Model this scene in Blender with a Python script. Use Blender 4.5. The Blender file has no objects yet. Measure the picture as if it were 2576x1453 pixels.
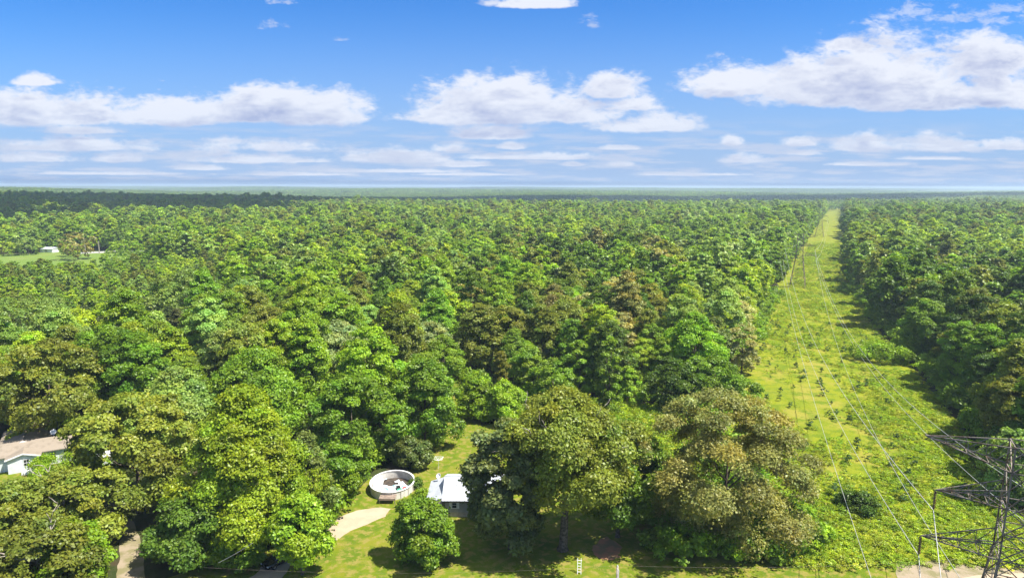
import bpy, math, random
import numpy as np
from mathutils import Vector, geometry
random.seed(7)
R0 = np.random.RandomState(11)
scn = bpy.context.scene
COL = scn.collection
# ------------------------------------------------------------------ camera
IW, IH = 2576.0, 1453.0
FOC = (IW/2)/math.tan(math.radians(73.7/2))
PITCH = math.radians(8.55); ROLL = math.atan(8/2576); CH = 48.0
def ray(px, py):
    x = (px-IW/2)/FOC; y = -(py-IH/2)/FOC
    c, s = math.cos(ROLL), math.sin(ROLL)
    x, y = c*x-s*y, s*x+c*y
    cp, sp = math.cos(PITCH), math.sin(PITCH)
    return np.array([x, cp+y*sp, -sp+y*cp])
def gp(px, py, z=0.0):
    d = ray(px, py); t = (z-CH)/d[2]
    return float(d[0]*t), float(d[1]*t)
def proj(x, y, z):
    cp, sp = math.cos(PITCH), math.sin(PITCH); z = z-CH
    dep = y*cp-z*sp; up = y*sp+z*cp
    X = x/dep; Y = up/dep
    c, s = math.cos(ROLL), math.sin(ROLL)
    X, Y = c*X+s*Y, -s*X+c*Y
    return IW/2+X*FOC, IH/2-Y*FOC, dep
cd = bpy.data.cameras.new('camera'); cam = bpy.data.objects.new('camera', cd); COL.objects.link(cam)
cam.location = (0, 0, CH)
cam.rotation_mode = 'QUATERNION'
from mathutils import Quaternion, Euler
cam.rotation_quaternion = Euler((math.pi/2-PITCH, 0, 0)).to_quaternion() @ Quaternion((0, 0, 1), ROLL)
cd.sensor_width = 36; cd.lens = 36*FOC/IW; cd.clip_end = 150000; cd.clip_start = 0.5
scn.camera = cam
# ------------------------------------------------------------------ view and sampling
scn.view_settings.view_transform = 'Standard'; scn.view_settings.look = 'None'
scn.view_settings.exposure = 1.08; scn.view_settings.gamma = 1; scn.view_settings.use_curve_mapping = False
scn.render.engine = 'CYCLES'
cy = scn.cycles
cy.max_bounces = 5; cy.diffuse_bounces = 3; cy.glossy_bounces = 2; cy.transmission_bounces = 3; cy.volume_bounces = 0
cy.transparent_max_bounces = 8; cy.use_denoising = True; cy.caustics_reflective = False; cy.caustics_refractive = False
# ------------------------------------------------------------------ sun and sky
SUN_AZ, SUN_EL = math.radians(108), math.radians(60)
sd = Vector((math.sin(SUN_AZ)*math.cos(SUN_EL), math.cos(SUN_AZ)*math.cos(SUN_EL), math.sin(SUN_EL)))
sl = bpy.data.lights.new('sun', 'SUN'); sl.energy = 5.0; sl.angle = math.radians(0.5); sl.color = (1.0, 0.95, 0.86)
so = bpy.data.objects.new('sun', sl); COL.objects.link(so); so.rotation_euler = (-sd).to_track_quat('-Z', 'Y').to_euler()

def nd(nt, t, **kw):
    n = nt.nodes.new(t)
    for k, v in kw.items():
        setattr(n, k, v)
    return n
def mth(nt, op, a, b=None, c=None, clamp=False):
    n = nt.nodes.new('ShaderNodeMath'); n.operation = op; n.use_clamp = clamp
    for i, v in enumerate((a, b, c)):
        if v is None: continue
        if isinstance(v, (int, float)): n.inputs[i].default_value = v
        else: nt.links.new(v, n.inputs[i])
    return n.outputs[0]
def vmt(nt, op, a, b=None, c=None):
    n = nt.nodes.new('ShaderNodeVectorMath'); n.operation = op
    for i, v in enumerate((a, b, c)):
        if v is None: continue
        if isinstance(v, tuple): n.inputs[i].default_value = v
        else: nt.links.new(v, n.inputs[i])
    return n.outputs['Value'] if op in ('LENGTH', 'DOT_PRODUCT') else n.outputs[0]
def ramp(nt, v, a, b, lo=0.0, hi=1.0):
    n = nt.nodes.new('ShaderNodeMapRange'); n.interpolation_type = 'SMOOTHSTEP'
    nt.links.new(v, n.inputs[0])
    for i, q in enumerate((a, b, lo, hi)): n.inputs[i+1].default_value = q
    return n.outputs[0]
def noise(nt, vec, scale, detail=6, rough=0.55, dist=0.0):
    n = nt.nodes.new('ShaderNodeTexNoise'); n.inputs['Scale'].default_value = scale
    n.inputs['Detail'].default_value = detail; n.inputs['Roughness'].default_value = rough; n.inputs['Distortion'].default_value = dist
    if vec is not None: nt.links.new(vec, n.inputs['Vector'])
    return n
def mixc(nt, f, a, b, mode='MIX'):
    n = nt.nodes.new('ShaderNodeMix'); n.data_type = 'RGBA'; n.blend_type = mode
    if isinstance(f, (int, float)): n.inputs[0].default_value = f
    else: nt.links.new(f, n.inputs[0])
    for i, v in ((6, a), (7, b)):
        if isinstance(v, tuple): n.inputs[i].default_value = v if len(v) == 4 else v+(1,)
        else: nt.links.new(v, n.inputs[i])
    return n.outputs[2]

world = bpy.data.worlds.new('World'); scn.world = world; world.use_nodes = True
wt = world.node_tree; wt.nodes.clear()
sky = nd(wt, 'ShaderNodeTexSky', sky_type='NISHITA'); sky.sun_disc = False
sky.sun_elevation = SUN_EL; sky.sun_rotation = SUN_AZ; sky.air_density = 1.0; sky.dust_density = 0.6; sky.ozone_density = 3.0
tc = nd(wt, 'ShaderNodeTexCoord')
dirv = tc.outputs['Generated']
sep = nd(wt, 'ShaderNodeSeparateXYZ'); wt.links.new(dirv, sep.inputs[0])
yy = mth(wt, 'MAXIMUM', mth(wt, 'ABSOLUTE', sep.outputs[1]), 0.02)  # cloud field mirrored behind the camera, added for whiter fill
U = mth(wt, 'DIVIDE', sep.outputs[0], yy); V = mth(wt, 'DIVIDE', sep.outputs[2], yy)
comb = nd(wt, 'ShaderNodeCombineXYZ'); wt.links.new(U, comb.inputs[0]); wt.links.new(V, comb.inputs[1]); wt.links.new(V, comb.inputs[2])
UVW = comb.outputs[0]
# cumulus: centre x, base y, half width, height (bearings and heights of the real clouds seen from the site)
BIG = [(70,296,150,82),(230,296,140,70),(420,298,210,66),(85,208,62,30),(790,292,175,84),(650,262,110,52),(620,298,150,50),
       (1270,270,235,100),(1190,300,170,60),(1400,292,240,66),(1540,238,92,64),(1590,268,80,44),(1240,342,112,36),(1630,322,158,46),
       (1850,222,140,78),(2050,240,190,112),(2240,215,240,150),(2470,175,150,100),(2280,258,260,80),(2500,252,160,92),(1350,14,120,30),
       (1120,296,150,50),(2130,120,60,30)]
SMALL = [(1835,360,38,24),(2010,362,56,24),(2180,372,110,42),(2370,372,120,44),(2530,370,80,28),(1870,404,92,32),(2020,388,60,16),
         (210,332,120,20),(190,372,200,34),(80,402,110,24),(300,402,90,26),(560,384,80,50),(690,374,150,34),(610,404,180,26),(500,425,90,14),
         (1000,402,170,30),(1140,377,60,22),(1285,372,45,18),(1190,416,90,18),(1410,398,110,20),(1560,374,56,12),(1560,416,50,14),(1450,415,55,12),(900,300,45,12),
         (700,406,150,10),(1760,440,200,7),(300,438,260,8),(1000,432,200,8),(2350,400,110,9),(1280,398,170,16),(1200,440,160,7),(2200,415,120,8),(760,440,160,7)]
def cloud_min(vec, lst, sm):
    acc = None
    for cx, by, hw, hh in lst:
        if sm: hw *= 1.12; hh *= 1.06
        d = ray(cx, by); u0, v0 = d[0]/d[1], d[2]/d[1]
        d = ray(cx+hw, by); wu = d[0]/d[1]-u0
        d = ray(cx, by-hh); hv = d[2]/d[1]-v0
        a = vmt(wt, 'MULTIPLY_ADD', vec, (1/wu, 1/hv, -3.2/hv), (-u0/wu, -v0/hv, 3.2*v0/hv))
        b = vmt(wt, 'MAXIMUM', a, (-1e6, 0, 0))
        l = vmt(wt, 'LENGTH', b)
        acc = l if acc is None else (mth(wt, 'SMOOTH_MIN', acc, l, sm) if sm else mth(wt, 'MINIMUM', acc, l))
    return acc
nv = vmt(wt, 'MULTIPLY', UVW, (1.0, 2.0, 0.0))
n1 = noise(wt, nv, 7.0, 9, 0.58, 0.2).outputs[0]
nvo = vmt(wt, 'ADD', nv, (0.012, 0.03, 0.0))
n2 = noise(wt, nvo, 7.0, 7, 0.58, 0.2).outputs[0]
lb = cloud_min(UVW, BIG, 0.25); ls = cloud_min(UVW, SMALL, 0)
UV2 = vmt(wt, 'ADD', UVW, (0.012, 0.022, 0.022))
lb2 = mth(wt, 'MINIMUM', cloud_min(UV2, BIG, 0.25), cloud_min(vmt(wt, 'ADD', UVW, (0.004, 0.009, 0.009)), SMALL, 0))
m = mth(wt, 'MAXIMUM', mth(wt, 'MULTIPLY', mth(wt, 'SUBTRACT', 1.0, lb), 1.4), mth(wt, 'SUBTRACT', 1.0, ls))
nf = noise(wt, nv, 26.0, 7, 0.6, 0.3).outputs[0]
d0 = mth(wt, 'ADD', m, mth(wt, 'MULTIPLY', mth(wt, 'SUBTRACT', n1, 0.5), 2.0))
d0 = mth(wt, 'ADD', d0, mth(wt, 'MULTIPLY', mth(wt, 'SUBTRACT', nf, 0.5), 1.35))
nff = noise(wt, nv, 75.0, 5, 0.6, 0.4).outputs[0]
d0 = mth(wt, 'ADD', d0, mth(wt, 'MULTIPLY', mth(wt, 'SUBTRACT', nff, 0.5), 0.7))
dens = ramp(wt, d0, -0.06, 0.60)
lw = cloud_min(UVW, [(688,66,44,26),(1490,66,34,26),(705,8,50,16),(855,102,24,9),(408,204,26,9),(2430,52,190,46),(2300,34,90,28),(2540,26,90,30)], 0)
dw = mth(wt, 'ADD', mth(wt, 'SUBTRACT', 1.0, lw), mth(wt, 'ADD', mth(wt, 'MULTIPLY', mth(wt, 'SUBTRACT', nf, 0.5), 4.0), mth(wt, 'MULTIPLY', mth(wt, 'SUBTRACT', noise(wt, nv, 75.0, 5, 0.6, 0.4).outputs[0], 0.5), 2.5)))
dens = mth(wt, 'MAXIMUM', dens, mth(wt, 'MULTIPLY', ramp(wt, dw, 0.1, 1.2), 0.5))
# thin broken layer low over the horizon
lv = vmt(wt, 'MULTIPLY', UVW, (1.0, 9.0, 0.0))
ln = noise(wt, lv, 9.0, 6, 0.6, 0.0).outputs[0]
band = mth(wt, 'MULTIPLY', ramp(wt, V, 0.003, 0.012), ramp(wt, V, 0.045, 0.105, 1.0, 0.0))
lay = mth(wt, 'MULTIPLY', mth(wt, 'MULTIPLY', ramp(wt, ln, 0.44, 0.62), band), 0.75)
# relief: brighter towards the sun side, grey at the thick flat bases
m2 = mth(wt, 'MAXIMUM', mth(wt, 'SUBTRACT', 1.0, lb2), -0.25)
mb = mth(wt, 'MAXIMUM', m, -0.25)
rel = mth(wt, 'ADD', mth(wt, 'MULTIPLY', mth(wt, 'SUBTRACT', mb, m2), 1.3), mth(wt, 'MULTIPLY', mth(wt, 'SUBTRACT', n1, n2), 5.0))
thick = ramp(wt, d0, 0.15, 1.35)
strk = mth(wt, 'MULTIPLY', mth(wt, 'SUBTRACT', noise(wt, vmt(wt, 'MULTIPLY', UVW, (1.0, 3.6, 0.0)), 9.0, 5, 0.55, 0.3).outputs[0], 0.5), mth(wt, 'MULTIPLY', thick, 2.6))
lit = mth(wt, 'ADD', mth(wt, 'ADD', 0.83, strk), mth(wt, 'SUBTRACT', mth(wt, 'MULTIPLY', rel, 0.5), mth(wt, 'MULTIPLY', thick, 0.62)), None, True)
ccol = mixc(wt, lit, (0.215, 0.245, 0.355), (0.415, 0.43, 0.475))
hsv = nd(wt, 'ShaderNodeHueSaturation'); hsv.inputs['Saturation'].default_value = 1.05; hsv.inputs['Value'].default_value = 1.0
wt.links.new(sky.outputs[0], hsv.inputs['Color'])
SKYK = 0.083
skyc = mixc(wt, 1.0, hsv.outputs[0], (SKYK*0.27, SKYK*0.60, SKYK*1.0), 'MULTIPLY')
# pale air just above the horizon
skyc = mixc(wt, ramp(wt, V, -0.02, 0.28, 0.92, 0.0), skyc, (0.195, 0.265, 0.41))
full = mixc(wt, mth(wt, 'MULTIPLY', dens, ramp(wt, V, 0.0, 0.16, 0.72, 0.96)), skyc, ccol)
full = mixc(wt, lay, full, (0.29, 0.325, 0.41))
# unseen broken cumulus overhead and all round, added to whiten the fill light
pz = mth(wt, 'MAXIMUM', sep.outputs[2], 0.05)
ov = nd(wt, 'ShaderNodeCombineXYZ'); wt.links.new(mth(wt, 'DIVIDE', sep.outputs[0], pz), ov.inputs[0]); wt.links.new(mth(wt, 'DIVIDE', sep.outputs[1], pz), ov.inputs[1])
on = noise(wt, ov.outputs[0], 1.1, 6, 0.6).outputs[0]
full = mixc(wt, mth(wt, 'MULTIPLY', ramp(wt, on, 0.46, 0.58), ramp(wt, sep.outputs[2], 0.36, 0.48)), full, (0.46, 0.47, 0.50))
bg = nd(wt, 'ShaderNodeBackground'); bg.inputs[1].default_value = 1.0; wt.links.new(full, bg.inputs[0])
wo = nd(wt, 'ShaderNodeOutputWorld'); wt.links.new(bg.outputs[0], wo.inputs[0])
world.cycles.sampling_method = 'MANUAL'; world.cycles.sample_map_resolution = 512
# ------------------------------------------------------------------ materials
def mat(name, col, rough=0.8, spec=0.3, metal=0.0, nscale=None, ncol=None, namt=1.0, nlo=0.4, nhi=0.6, bump=0.0, bscale=None, detail=5):
    m_ = bpy.data.materials.new(name); m_.use_nodes = True; nt = m_.node_tree
    b = nt.nodes['Principled BSDF']; b.inputs['Base Color'].default_value = col+(1,); b.inputs['Roughness'].default_value = rough
    b.inputs['Specular IOR Level'].default_value = spec; b.inputs['Metallic'].default_value = metal
    g = nd(nt, 'ShaderNodeNewGeometry')
    if nscale:
        n = noise(nt, g.outputs['Position'], nscale, detail)
        f = ramp(nt, n.outputs[0], nlo, nhi, 0, namt)
        nt.links.new(mixc(nt, f, col, ncol), b.inputs['Base Color'])
    if bump:
        n = noise(nt, g.outputs['Position'], bscale or (nscale or 1)*4, 5)
        bp = nd(nt, 'ShaderNodeBump'); bp.inputs['Strength'].default_value = bump; bp.inputs['Distance'].default_value = 0.1
        nt.links.new(n.outputs[0], bp.inputs['Height']); nt.links.new(bp.outputs[0], b.inputs['Normal'])
    return m_
# leaves: the object's colour times a per-clump tint
leaf = bpy.data.materials.new('leaves'); leaf.use_nodes = True; lt = leaf.node_tree; lt.nodes.clear()
oi = nd(lt, 'ShaderNodeObjectInfo'); at = nd(lt, 'ShaderNodeAttribute', attribute_name='tint')
ic = nd(lt, 'ShaderNodeAttribute', attribute_name='icol'); ic.attribute_type = 'INSTANCER'
lc = mixc(lt, 1.0, mixc(lt, 1.0, oi.outputs['Color'], ic.outputs['Color'], 'ADD'), at.outputs['Color'], 'MULTIPLY')
rv = mth(lt, 'ADD', mth(lt, 'MULTIPLY', oi.outputs['Random'], 0.7), 1.22)
cmb = nd(lt, 'ShaderNodeCombineXYZ')
for i in range(3): lt.links.new(rv, cmb.inputs[i])
lc = mixc(lt, 1.0, lc, cmb.outputs[0], 'MULTIPLY')
df = nd(lt, 'ShaderNodeBsdfDiffuse'); tl = nd(lt, 'ShaderNodeBsdfTranslucent'); gl = nd(lt, 'ShaderNodeBsdfGlossy')
gl.inputs['Roughness'].default_value = 0.45
lt.links.new(lc, df.inputs[0]); lt.links.new(mixc(lt, 1.0, lc, (1.25, 1.2, 0.5), 'MULTIPLY'), tl.inputs[0])
gl.inputs[0].default_value = (0.8, 0.85, 0.75, 1)
mx = nd(lt, 'ShaderNodeMixShader'); mx.inputs[0].default_value = 0.40; lt.links.new(df.outputs[0], mx.inputs[1]); lt.links.new(tl.outputs[0], mx.inputs[2])
mx2 = nd(lt, 'ShaderNodeMixShader'); mx2.inputs[0].default_value = 0.025; lt.links.new(mx.outputs[0], mx2.inputs[1]); lt.links.new(gl.outputs[0], mx2.inputs[2])
lo = nd(lt, 'ShaderNodeOutputMaterial'); lt.links.new(mx2.outputs[0], lo.inputs[0])
M = {}
M['bark'] = mat('bark', (0.16, 0.13, 0.10), 0.9, 0.1, nscale=3, ncol=(0.07, 0.055, 0.04), bump=0.6)
M['pale_bark'] = mat('pale_bark', (0.42, 0.38, 0.32), 0.9, 0.1, nscale=3, ncol=(0.25, 0.21, 0.17), bump=0.4)
M['white_metal'] = mat('white_metal', (0.46, 0.49, 0.53), 0.5, 0.4, nscale=0.8, ncol=(0.40, 0.42, 0.45))
M['siding'] = mat('siding', (0.42, 0.41, 0.38), 0.7, 0.3, nscale=2, ncol=(0.36, 0.35, 0.32))
M['block'] = mat('block', (0.5, 0.44, 0.36), 0.9, 0.2, nscale=3, ncol=(0.4, 0.34, 0.27))
M['white'] = mat('white_paint', (0.78, 0.78, 0.77), 0.6, 0.3)
M['white_wall'] = mat('white_wall', (0.66, 0.70, 0.70), 0.7, 0.3, nscale=1.0, ncol=(0.58, 0.62, 0.62))
M['shingle'] = mat('shingle', (0.27, 0.225, 0.175), 0.9, 0.15, nscale=0.9, ncol=(0.20, 0.165, 0.125), nlo=0.45, nhi=0.75, bump=0.5, bscale=12)
M['glass'] = mat('glass', (0.02, 0.025, 0.03), 0.08, 0.6)
M['dark'] = mat('dark', (0.03, 0.028, 0.025), 0.7, 0.3)
M['wood'] = mat('wood', (0.30, 0.23, 0.18), 0.85, 0.2, nscale=2.5, ncol=(0.20, 0.15, 0.12), bump=0.3)
M['steel'] = mat('steel', (0.25, 0.21, 0.17), 0.5, 0.5, 0.2, nscale=1.5, ncol=(0.13, 0.085, 0.055), nlo=0.45, nhi=0.6)
M['insul'] = mat('insulator_glaze', (0.16, 0.03, 0.03), 0.3, 0.6)
M['wire'] = mat('wire', (0.55, 0.54, 0.50), 0.4, 0.5, 0.3)
M['pool_wall'] = mat('pool_wall', (0.62, 0.59, 0.54), 0.6, 0.3, nscale=1.2, ncol=(0.50, 0.47, 0.43))
M['liner'] = mat('liner', (0.80, 0.82, 0.82), 0.5, 0.4, nscale=0.9, ncol=(0.25, 0.55, 0.66), nlo=0.56, nhi=0.66)
M['mud'] = mat('mud', (0.035, 0.028, 0.022), 0.6, 0.4, nscale=2, ncol=(0.08, 0.06, 0.045))
M['water'] = mat('dark_water', (0.012, 0.014, 0.016), 0.12, 0.5)
M['car'] = mat('black_car_paint', (0.008, 0.008, 0.009), 0.22, 0.6)
M['tyre'] = mat('tyre', (0.02, 0.02, 0.02), 0.8, 0.2)
M['green_plastic'] = mat('green_plastic', (0.03, 0.30, 0.18), 0.5)
M['red_cloth'] = mat('red_cloth', (0.62, 0.06, 0.05), 0.8, nscale=3, ncol=(0.75, 0.6, 0.55), nlo=0.58, nhi=0.62)
M['gravel'] = mat('gravel', (0.42, 0.335, 0.235), 0.95, 0.1, nscale=0.5, ncol=(0.38, 0.30, 0.21), bump=0.4, bscale=5)
M['dirt'] = mat('dirt', (0.29, 0.235, 0.165), 0.95, 0.1, nscale=0.5, ncol=(0.19, 0.17, 0.085), bump=0.5, bscale=3)
M['clay'] = mat('clay', (0.42, 0.20, 0.11), 0.95, 0.1, nscale=0.7, ncol=(0.25, 0.18, 0.09), bump=0.5, bscale=3)
M['road'] = mat('road', (0.35, 0.34, 0.33), 0.9, 0.2)
M['sand'] = mat('sand', (0.62, 0.56, 0.52), 0.9, 0.2, nscale=0.2, ncol=(0.5, 0.45, 0.42))

def ground_mat(name, cols, scales, bump=0.6, bscale=1.2):
    m_ = bpy.data.materials.new(name); m_.use_nodes = True; nt = m_.node_tree
    b = nt.nodes['Principled BSDF']; b.inputs['Roughness'].default_value = 0.95; b.inputs['Specular IOR Level'].default_value = 0.1
    g = nd(nt, 'ShaderNodeNewGeometry'); c = cols[0]
    for k, (cc, sc) in enumerate(zip(cols[1:], scales)):
        off = vmt(nt, 'ADD', g.outputs['Position'], (37.0*k, 11.0*k, 0))
        n = noise(nt, off, sc, 6, 0.62)
        c = mixc(nt, ramp(nt, n.outputs[0], 0.46, 0.62), c, cc)
    nt.links.new(c, b.inputs['Base Color'])
    n = noise(nt, g.outputs['Position'], bscale, 8, 0.7)
    bp = nd(nt, 'ShaderNodeBump'); bp.inputs['Strength'].default_value = bump; bp.inputs['Distance'].default_value = 0.3
    nt.links.new(n.outputs[0], bp.inputs['Height']); nt.links.new(bp.outputs[0], b.inputs['Normal'])
    return m_
M['floor'] = ground_mat('forest_floor', [(0.045, 0.055, 0.015), (0.06, 0.045, 0.025), (0.03, 0.045, 0.012)], [0.15, 0.5])
M['lawn'] = ground_mat('lawn_grass', [(0.122, 0.165, 0.008), (0.170, 0.178, 0.016), (0.088, 0.138, 0.008), (0.22, 0.19, 0.045)], [0.13, 0.28, 0.9], 0.35, 3.0)
M['meadow'] = ground_mat('meadow_grass', [(0.205, 0.228, 0.012), (0.160, 0.200, 0.010), (0.245, 0.230, 0.035), (0.120, 0.170, 0.010)], [0.035, 0.09, 0.33], 0.9, 1.0)
M['field'] = ground_mat('field_grass', [(0.13, 0.20, 0.035), (0.16, 0.21, 0.045)], [0.03])
M['hills'] = ground_mat('far_canopy', [(0.06, 0.10, 0.02), (0.08, 0.12, 0.025), (0.04, 0.07, 0.016), (0.14, 0.17, 0.05)], [0.004, 0.0016, 0.0006], 1.0, 0.05)
# ------------------------------------------------------------------ mesh helpers
def mesh_np(name, V_, Q, material=None, tint=None, smooth=False):
    me = bpy.data.meshes.new(name)
    V_ = np.asarray(V_, np.float32); Q = np.asarray(Q, np.int32); k = Q.shape[1]
    me.vertices.add(len(V_)); me.vertices.foreach_set('co', V_.ravel())
    me.loops.add(Q.size); me.loops.foreach_set('vertex_index', Q.ravel())
    me.polygons.add(len(Q)); me.polygons.foreach_set('loop_start', np.arange(0, Q.size, k, dtype=np.int32))
    me.polygons.foreach_set('loop_total', np.full(len(Q), k, np.int32))
    if smooth: me.polygons.foreach_set('use_smooth', np.ones(len(Q), bool))
    me.update(calc_edges=True)
    if tint is not None:
        a = me.attributes.new('tint', 'FLOAT_COLOR', 'FACE')
        a.data.foreach_set('color', np.concatenate([tint, np.ones((len(tint), 1))], 1).astype(np.float32).ravel())
    if material: me.materials.append(material)
    return me
class MB:
    def __init__(s): s.v = []; s.f = []
    def add(s, vs, fs):
        o = len(s.v); s.v += [tuple(map(float, p)) for p in vs]; s.f += [tuple(i+o for i in f) for f in fs]; return s
    def box(s, x0, x1, y0, y1, z0, z1):
        return s.add([(x0,y0,z0),(x1,y0,z0),(x1,y1,z0),(x0,y1,z0),(x0,y0,z1),(x1,y0,z1),(x1,y1,z1),(x0,y1,z1)],
                     [(3,2,1,0),(4,5,6,7),(0,1,5,4),(1,2,6,5),(2,3,7,6),(3,0,4,7)])
    def tube(s, pts, rad, n=6, cap=True):
        pts = [Vector(p) for p in pts]; rs = rad if isinstance(rad, (list, tuple)) else [rad]*len(pts); vs = []; fs = []
        up = Vector((0.31, 0.17, 1)).normalized()
        for i, p in enumerate(pts):
            t = (pts[min(i+1, len(pts)-1)]-pts[max(i-1, 0)]).normalized()
            a = t.cross(up)
            if a.length < 1e-3: a = t.cross(Vector((1, 0, 0)))
            a.normalize(); b = t.cross(a)
            for k in range(n):
                an = 2*math.pi*k/n; vs.append(p+(a*math.cos(an)+b*math.sin(an))*rs[i])
        for i in range(len(pts)-1):
            for k in range(n): fs.append((i*n+k, i*n+(k+1) % n, (i+1)*n+(k+1) % n, (i+1)*n+k))
        if cap: fs.append(tuple(range(n))[::-1]); fs.append(tuple((len(pts)-1)*n+k for k in range(n)))
        return s.add(vs, fs)
    def lathe(s, prof, n=24, c=(0, 0, 0), sx=1, sy=1):
        vs = []; fs = []
        for r, z in prof:
            for k in range(n):
                an = 2*math.pi*k/n; vs.append((c[0]+r*math.cos(an)*sx, c[1]+r*math.sin(an)*sy, c[2]+z))
        for i in range(len(prof)-1):
            for k in range(n): fs.append((i*n+k, i*n+(k+1) % n, (i+1)*n+(k+1) % n, (i+1)*n+k))
        return s.add(vs, fs)
    def quad(s, *p): return s.add(p, [tuple(range(len(p)))])
    def build(s, name, material, parent=None, smooth=False):
        me = bpy.data.meshes.new(name); me.from_pydata(s.v, [], s.f); me.update()
        if smooth: me.polygons.foreach_set('use_smooth', [True]*len(me.polygons))
        me.materials.append(material)
        return link(name, me, parent)
def link(name, me, parent=None):
    o = bpy.data.objects.new(name, me); COL.objects.link(o)
    if parent: o.parent = parent
    return o
def tag(o, label=None, cat=None, group=None, kind=None):
    if label: o['label'] = label
    if cat: o['category'] = cat
    if group: o['group'] = group
    if kind: o['kind'] = kind
    return o
def empty(name, loc, label, cat, rz=0, group=None):
    o = bpy.data.objects.new(name, None); COL.objects.link(o); o.location = loc; o.rotation_euler = (0, 0, rz)
    o.empty_display_size = 0.5
    return tag(o, label, cat, group)
# ------------------------------------------------------------------ terrain
def sst(t): t = np.clip(t, 0, 1); return t*t*(3-2*t)
def hgt(x, y):
    x = np.asarray(x, float); y = np.asarray(y, float); D = np.hypot(x, y)
    a = sst((D-580)/1200)
    h = a*(7.5*np.sin(x/390+1.3)*np.cos(y/520+0.4)+5.0*np.sin((x*0.8+y)/700+0.5)-3.0)
    h += sst((D-1500)/1500)*(10*np.sin(x/760+2)*np.sin(y/690+1)+6*np.sin(x/1900+0.7)*np.sin(y/1500+2.2)+3)
    return h
def sheet(name, poly, z, material, step=1.5, jit=0.5, kind='structure', seed=1):
    r = np.random.RandomState(seed); pts = []
    P = [np.array(p, float) for p in poly]
    for i in range(len(P)):
        a, b = P[i], P[(i+1) % len(P)]; n = max(1, int(np.hypot(*(b-a))/step))
        for k in range(n): pts.append(a+(b-a)*k/n)
    pts = np.array(pts)
    nz = r.randn(len(pts), 2)
    k3 = (nz+np.roll(nz, 1, 0)+np.roll(nz, -1, 0))/1.7
    pts = pts+k3*jit
    v = [(p[0], p[1], z) for p in pts]
    tri = geometry.tessellate_polygon([[Vector(q) for q in v]])
    me = bpy.data.meshes.new(name); me.from_pydata(v, [], [tuple(t) for t in tri]); me.update()
    import bmesh
    bm = bmesh.new(); bm.from_mesh(me); bmesh.ops.recalc_face_normals(bm, faces=bm.faces)
    if sum(f.normal.z*f.calc_area() for f in bm.faces) < 0: bmesh.ops.reverse_faces(bm, faces=bm.faces)
    bm.to_mesh(me); bm.free()
    me.materials.append(material); o = link(name, me); return tag(o, kind=kind)
# ground: polar grid reaching the horizon
rad = np.concatenate([[0], np.linspace(20, 600, 40), np.geomspace(620, 70000, 150)])
NA = 360; th = np.linspace(0, 2*np.pi, NA, endpoint=False)
gx = np.outer(rad, np.sin(th)); gy = np.outer(rad, np.cos(th)); gz = hgt(gx, gy)
i, j = np.meshgrid(np.arange(len(rad)-1), np.arange(NA), indexing='ij')
Qg = np.stack([i*NA+j, (i+1)*NA+j, (i+1)*NA+(j+1) % NA, i*NA+(j+1) % NA], -1).reshape(-1, 4)[:, ::-1]
go = link('ground', mesh_np('ground', np.stack([gx, gy, gz], -1).reshape(-1, 3), Qg, M['floor'], smooth=True)); tag(go, kind='structure')
# far canopy beyond the scattered woods
rad2 = np.geomspace(8500, 70000, 90); NB = 700; tb = np.linspace(-0.95, 0.95, NB)
hx = np.outer(rad2, np.sin(tb)); hy = np.outer(rad2, np.cos(tb))
hz = hgt(hx, hy)+13+R0.rand(*hx.shape)*6+7*np.sin(hx/900)*np.sin(hy/1700)+4*np.sin(hx/410+hy/600)
i, j = np.meshgrid(np.arange(len(rad2)-1), np.arange(NB-1), indexing='ij')
Qh = np.stack([i*NB+j, (i+1)*NB+j, (i+1)*NB+j+1, i*NB+j+1], -1).reshape(-1, 4)[:, ::-1]
tag(link('hills', mesh_np('hills', np.stack([hx, hy, hz], -1).reshape(-1, 3), Qh, M['hills'], smooth=True)), kind='structure')
# the power line clearing
LEFT = [(33, 84), (36, 104), (42, 128), (53, 156), (60, 174), (77, 206), (124, 306), (480, 1056), (900, 1940), (1420, 3035)]
RIGHT = [(1448, 3035), (928, 1940), (507, 1056), (206, 430), (154, 312), (149, 284), (130, 244), (119, 215), (104, 168), (90, 131), (80, 109), (72, 89), (70, 80)]
ROW = LEFT+RIGHT+[(36, 80)]
ROWN = [p for p in ROW if p[1] < 700]+[]
mo = sheet('meadow', [(33, 84), (34, 104), (37, 128), (47, 156), (53, 174), (70, 206), (117, 306), (245, 576), (279, 576), (212, 430), (161, 312), (153, 284), (130, 244), (119, 215), (104, 168), (90, 131), (80, 109), (72, 89), (70, 82.5), (50, 84)], 0.012, M['meadow'], 3, 0.7)
vs = []; N = 160
for k in range(N):
    t = 570+(3035-570)*k/(N-1)
    xl, xr = -27+0.4745*t, 8+0.4767*t
    for q in range(5):
        x = xl+(xr-xl)*q/4; vs.append((x, t, float(hgt(x, t))+0.35))
Qr = [(a*5+b, a*5+b+1, (a+1)*5+b+1, (a+1)*5+b) for a in range(N-1) for b in range(4)]
tag(link('far_meadow', mesh_np('far_meadow', vs, Qr, M['meadow'], smooth=True)), kind='structure')
LAWN = [(-14, 172), (-9, 172), (-7, 150), (-6, 132), (4, 140), (14, 150), (34, 142), (36, 120), (33, 100), (37, 86), (50, 84), (70, 82.5), (70, 70), (-46, 70), (-44, 78), (-34, 84), (-26, 90), (-26, 99), (-24, 107), (-17, 111), (-15.5, 122), (-17, 138), (-16, 155)]
sheet('lawn', LAWN, 0.006, M['lawn'], 2, 0.4)
sheet('gravel_drive', [gp(*p) for p in [(822,1362),(815,1330),(850,1300),(900,1283),(950,1276),(982,1280),(968,1300),(920,1318),(880,1335),(845,1360)]], 0.02, M['gravel'], 0.6, 0.12)
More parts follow.
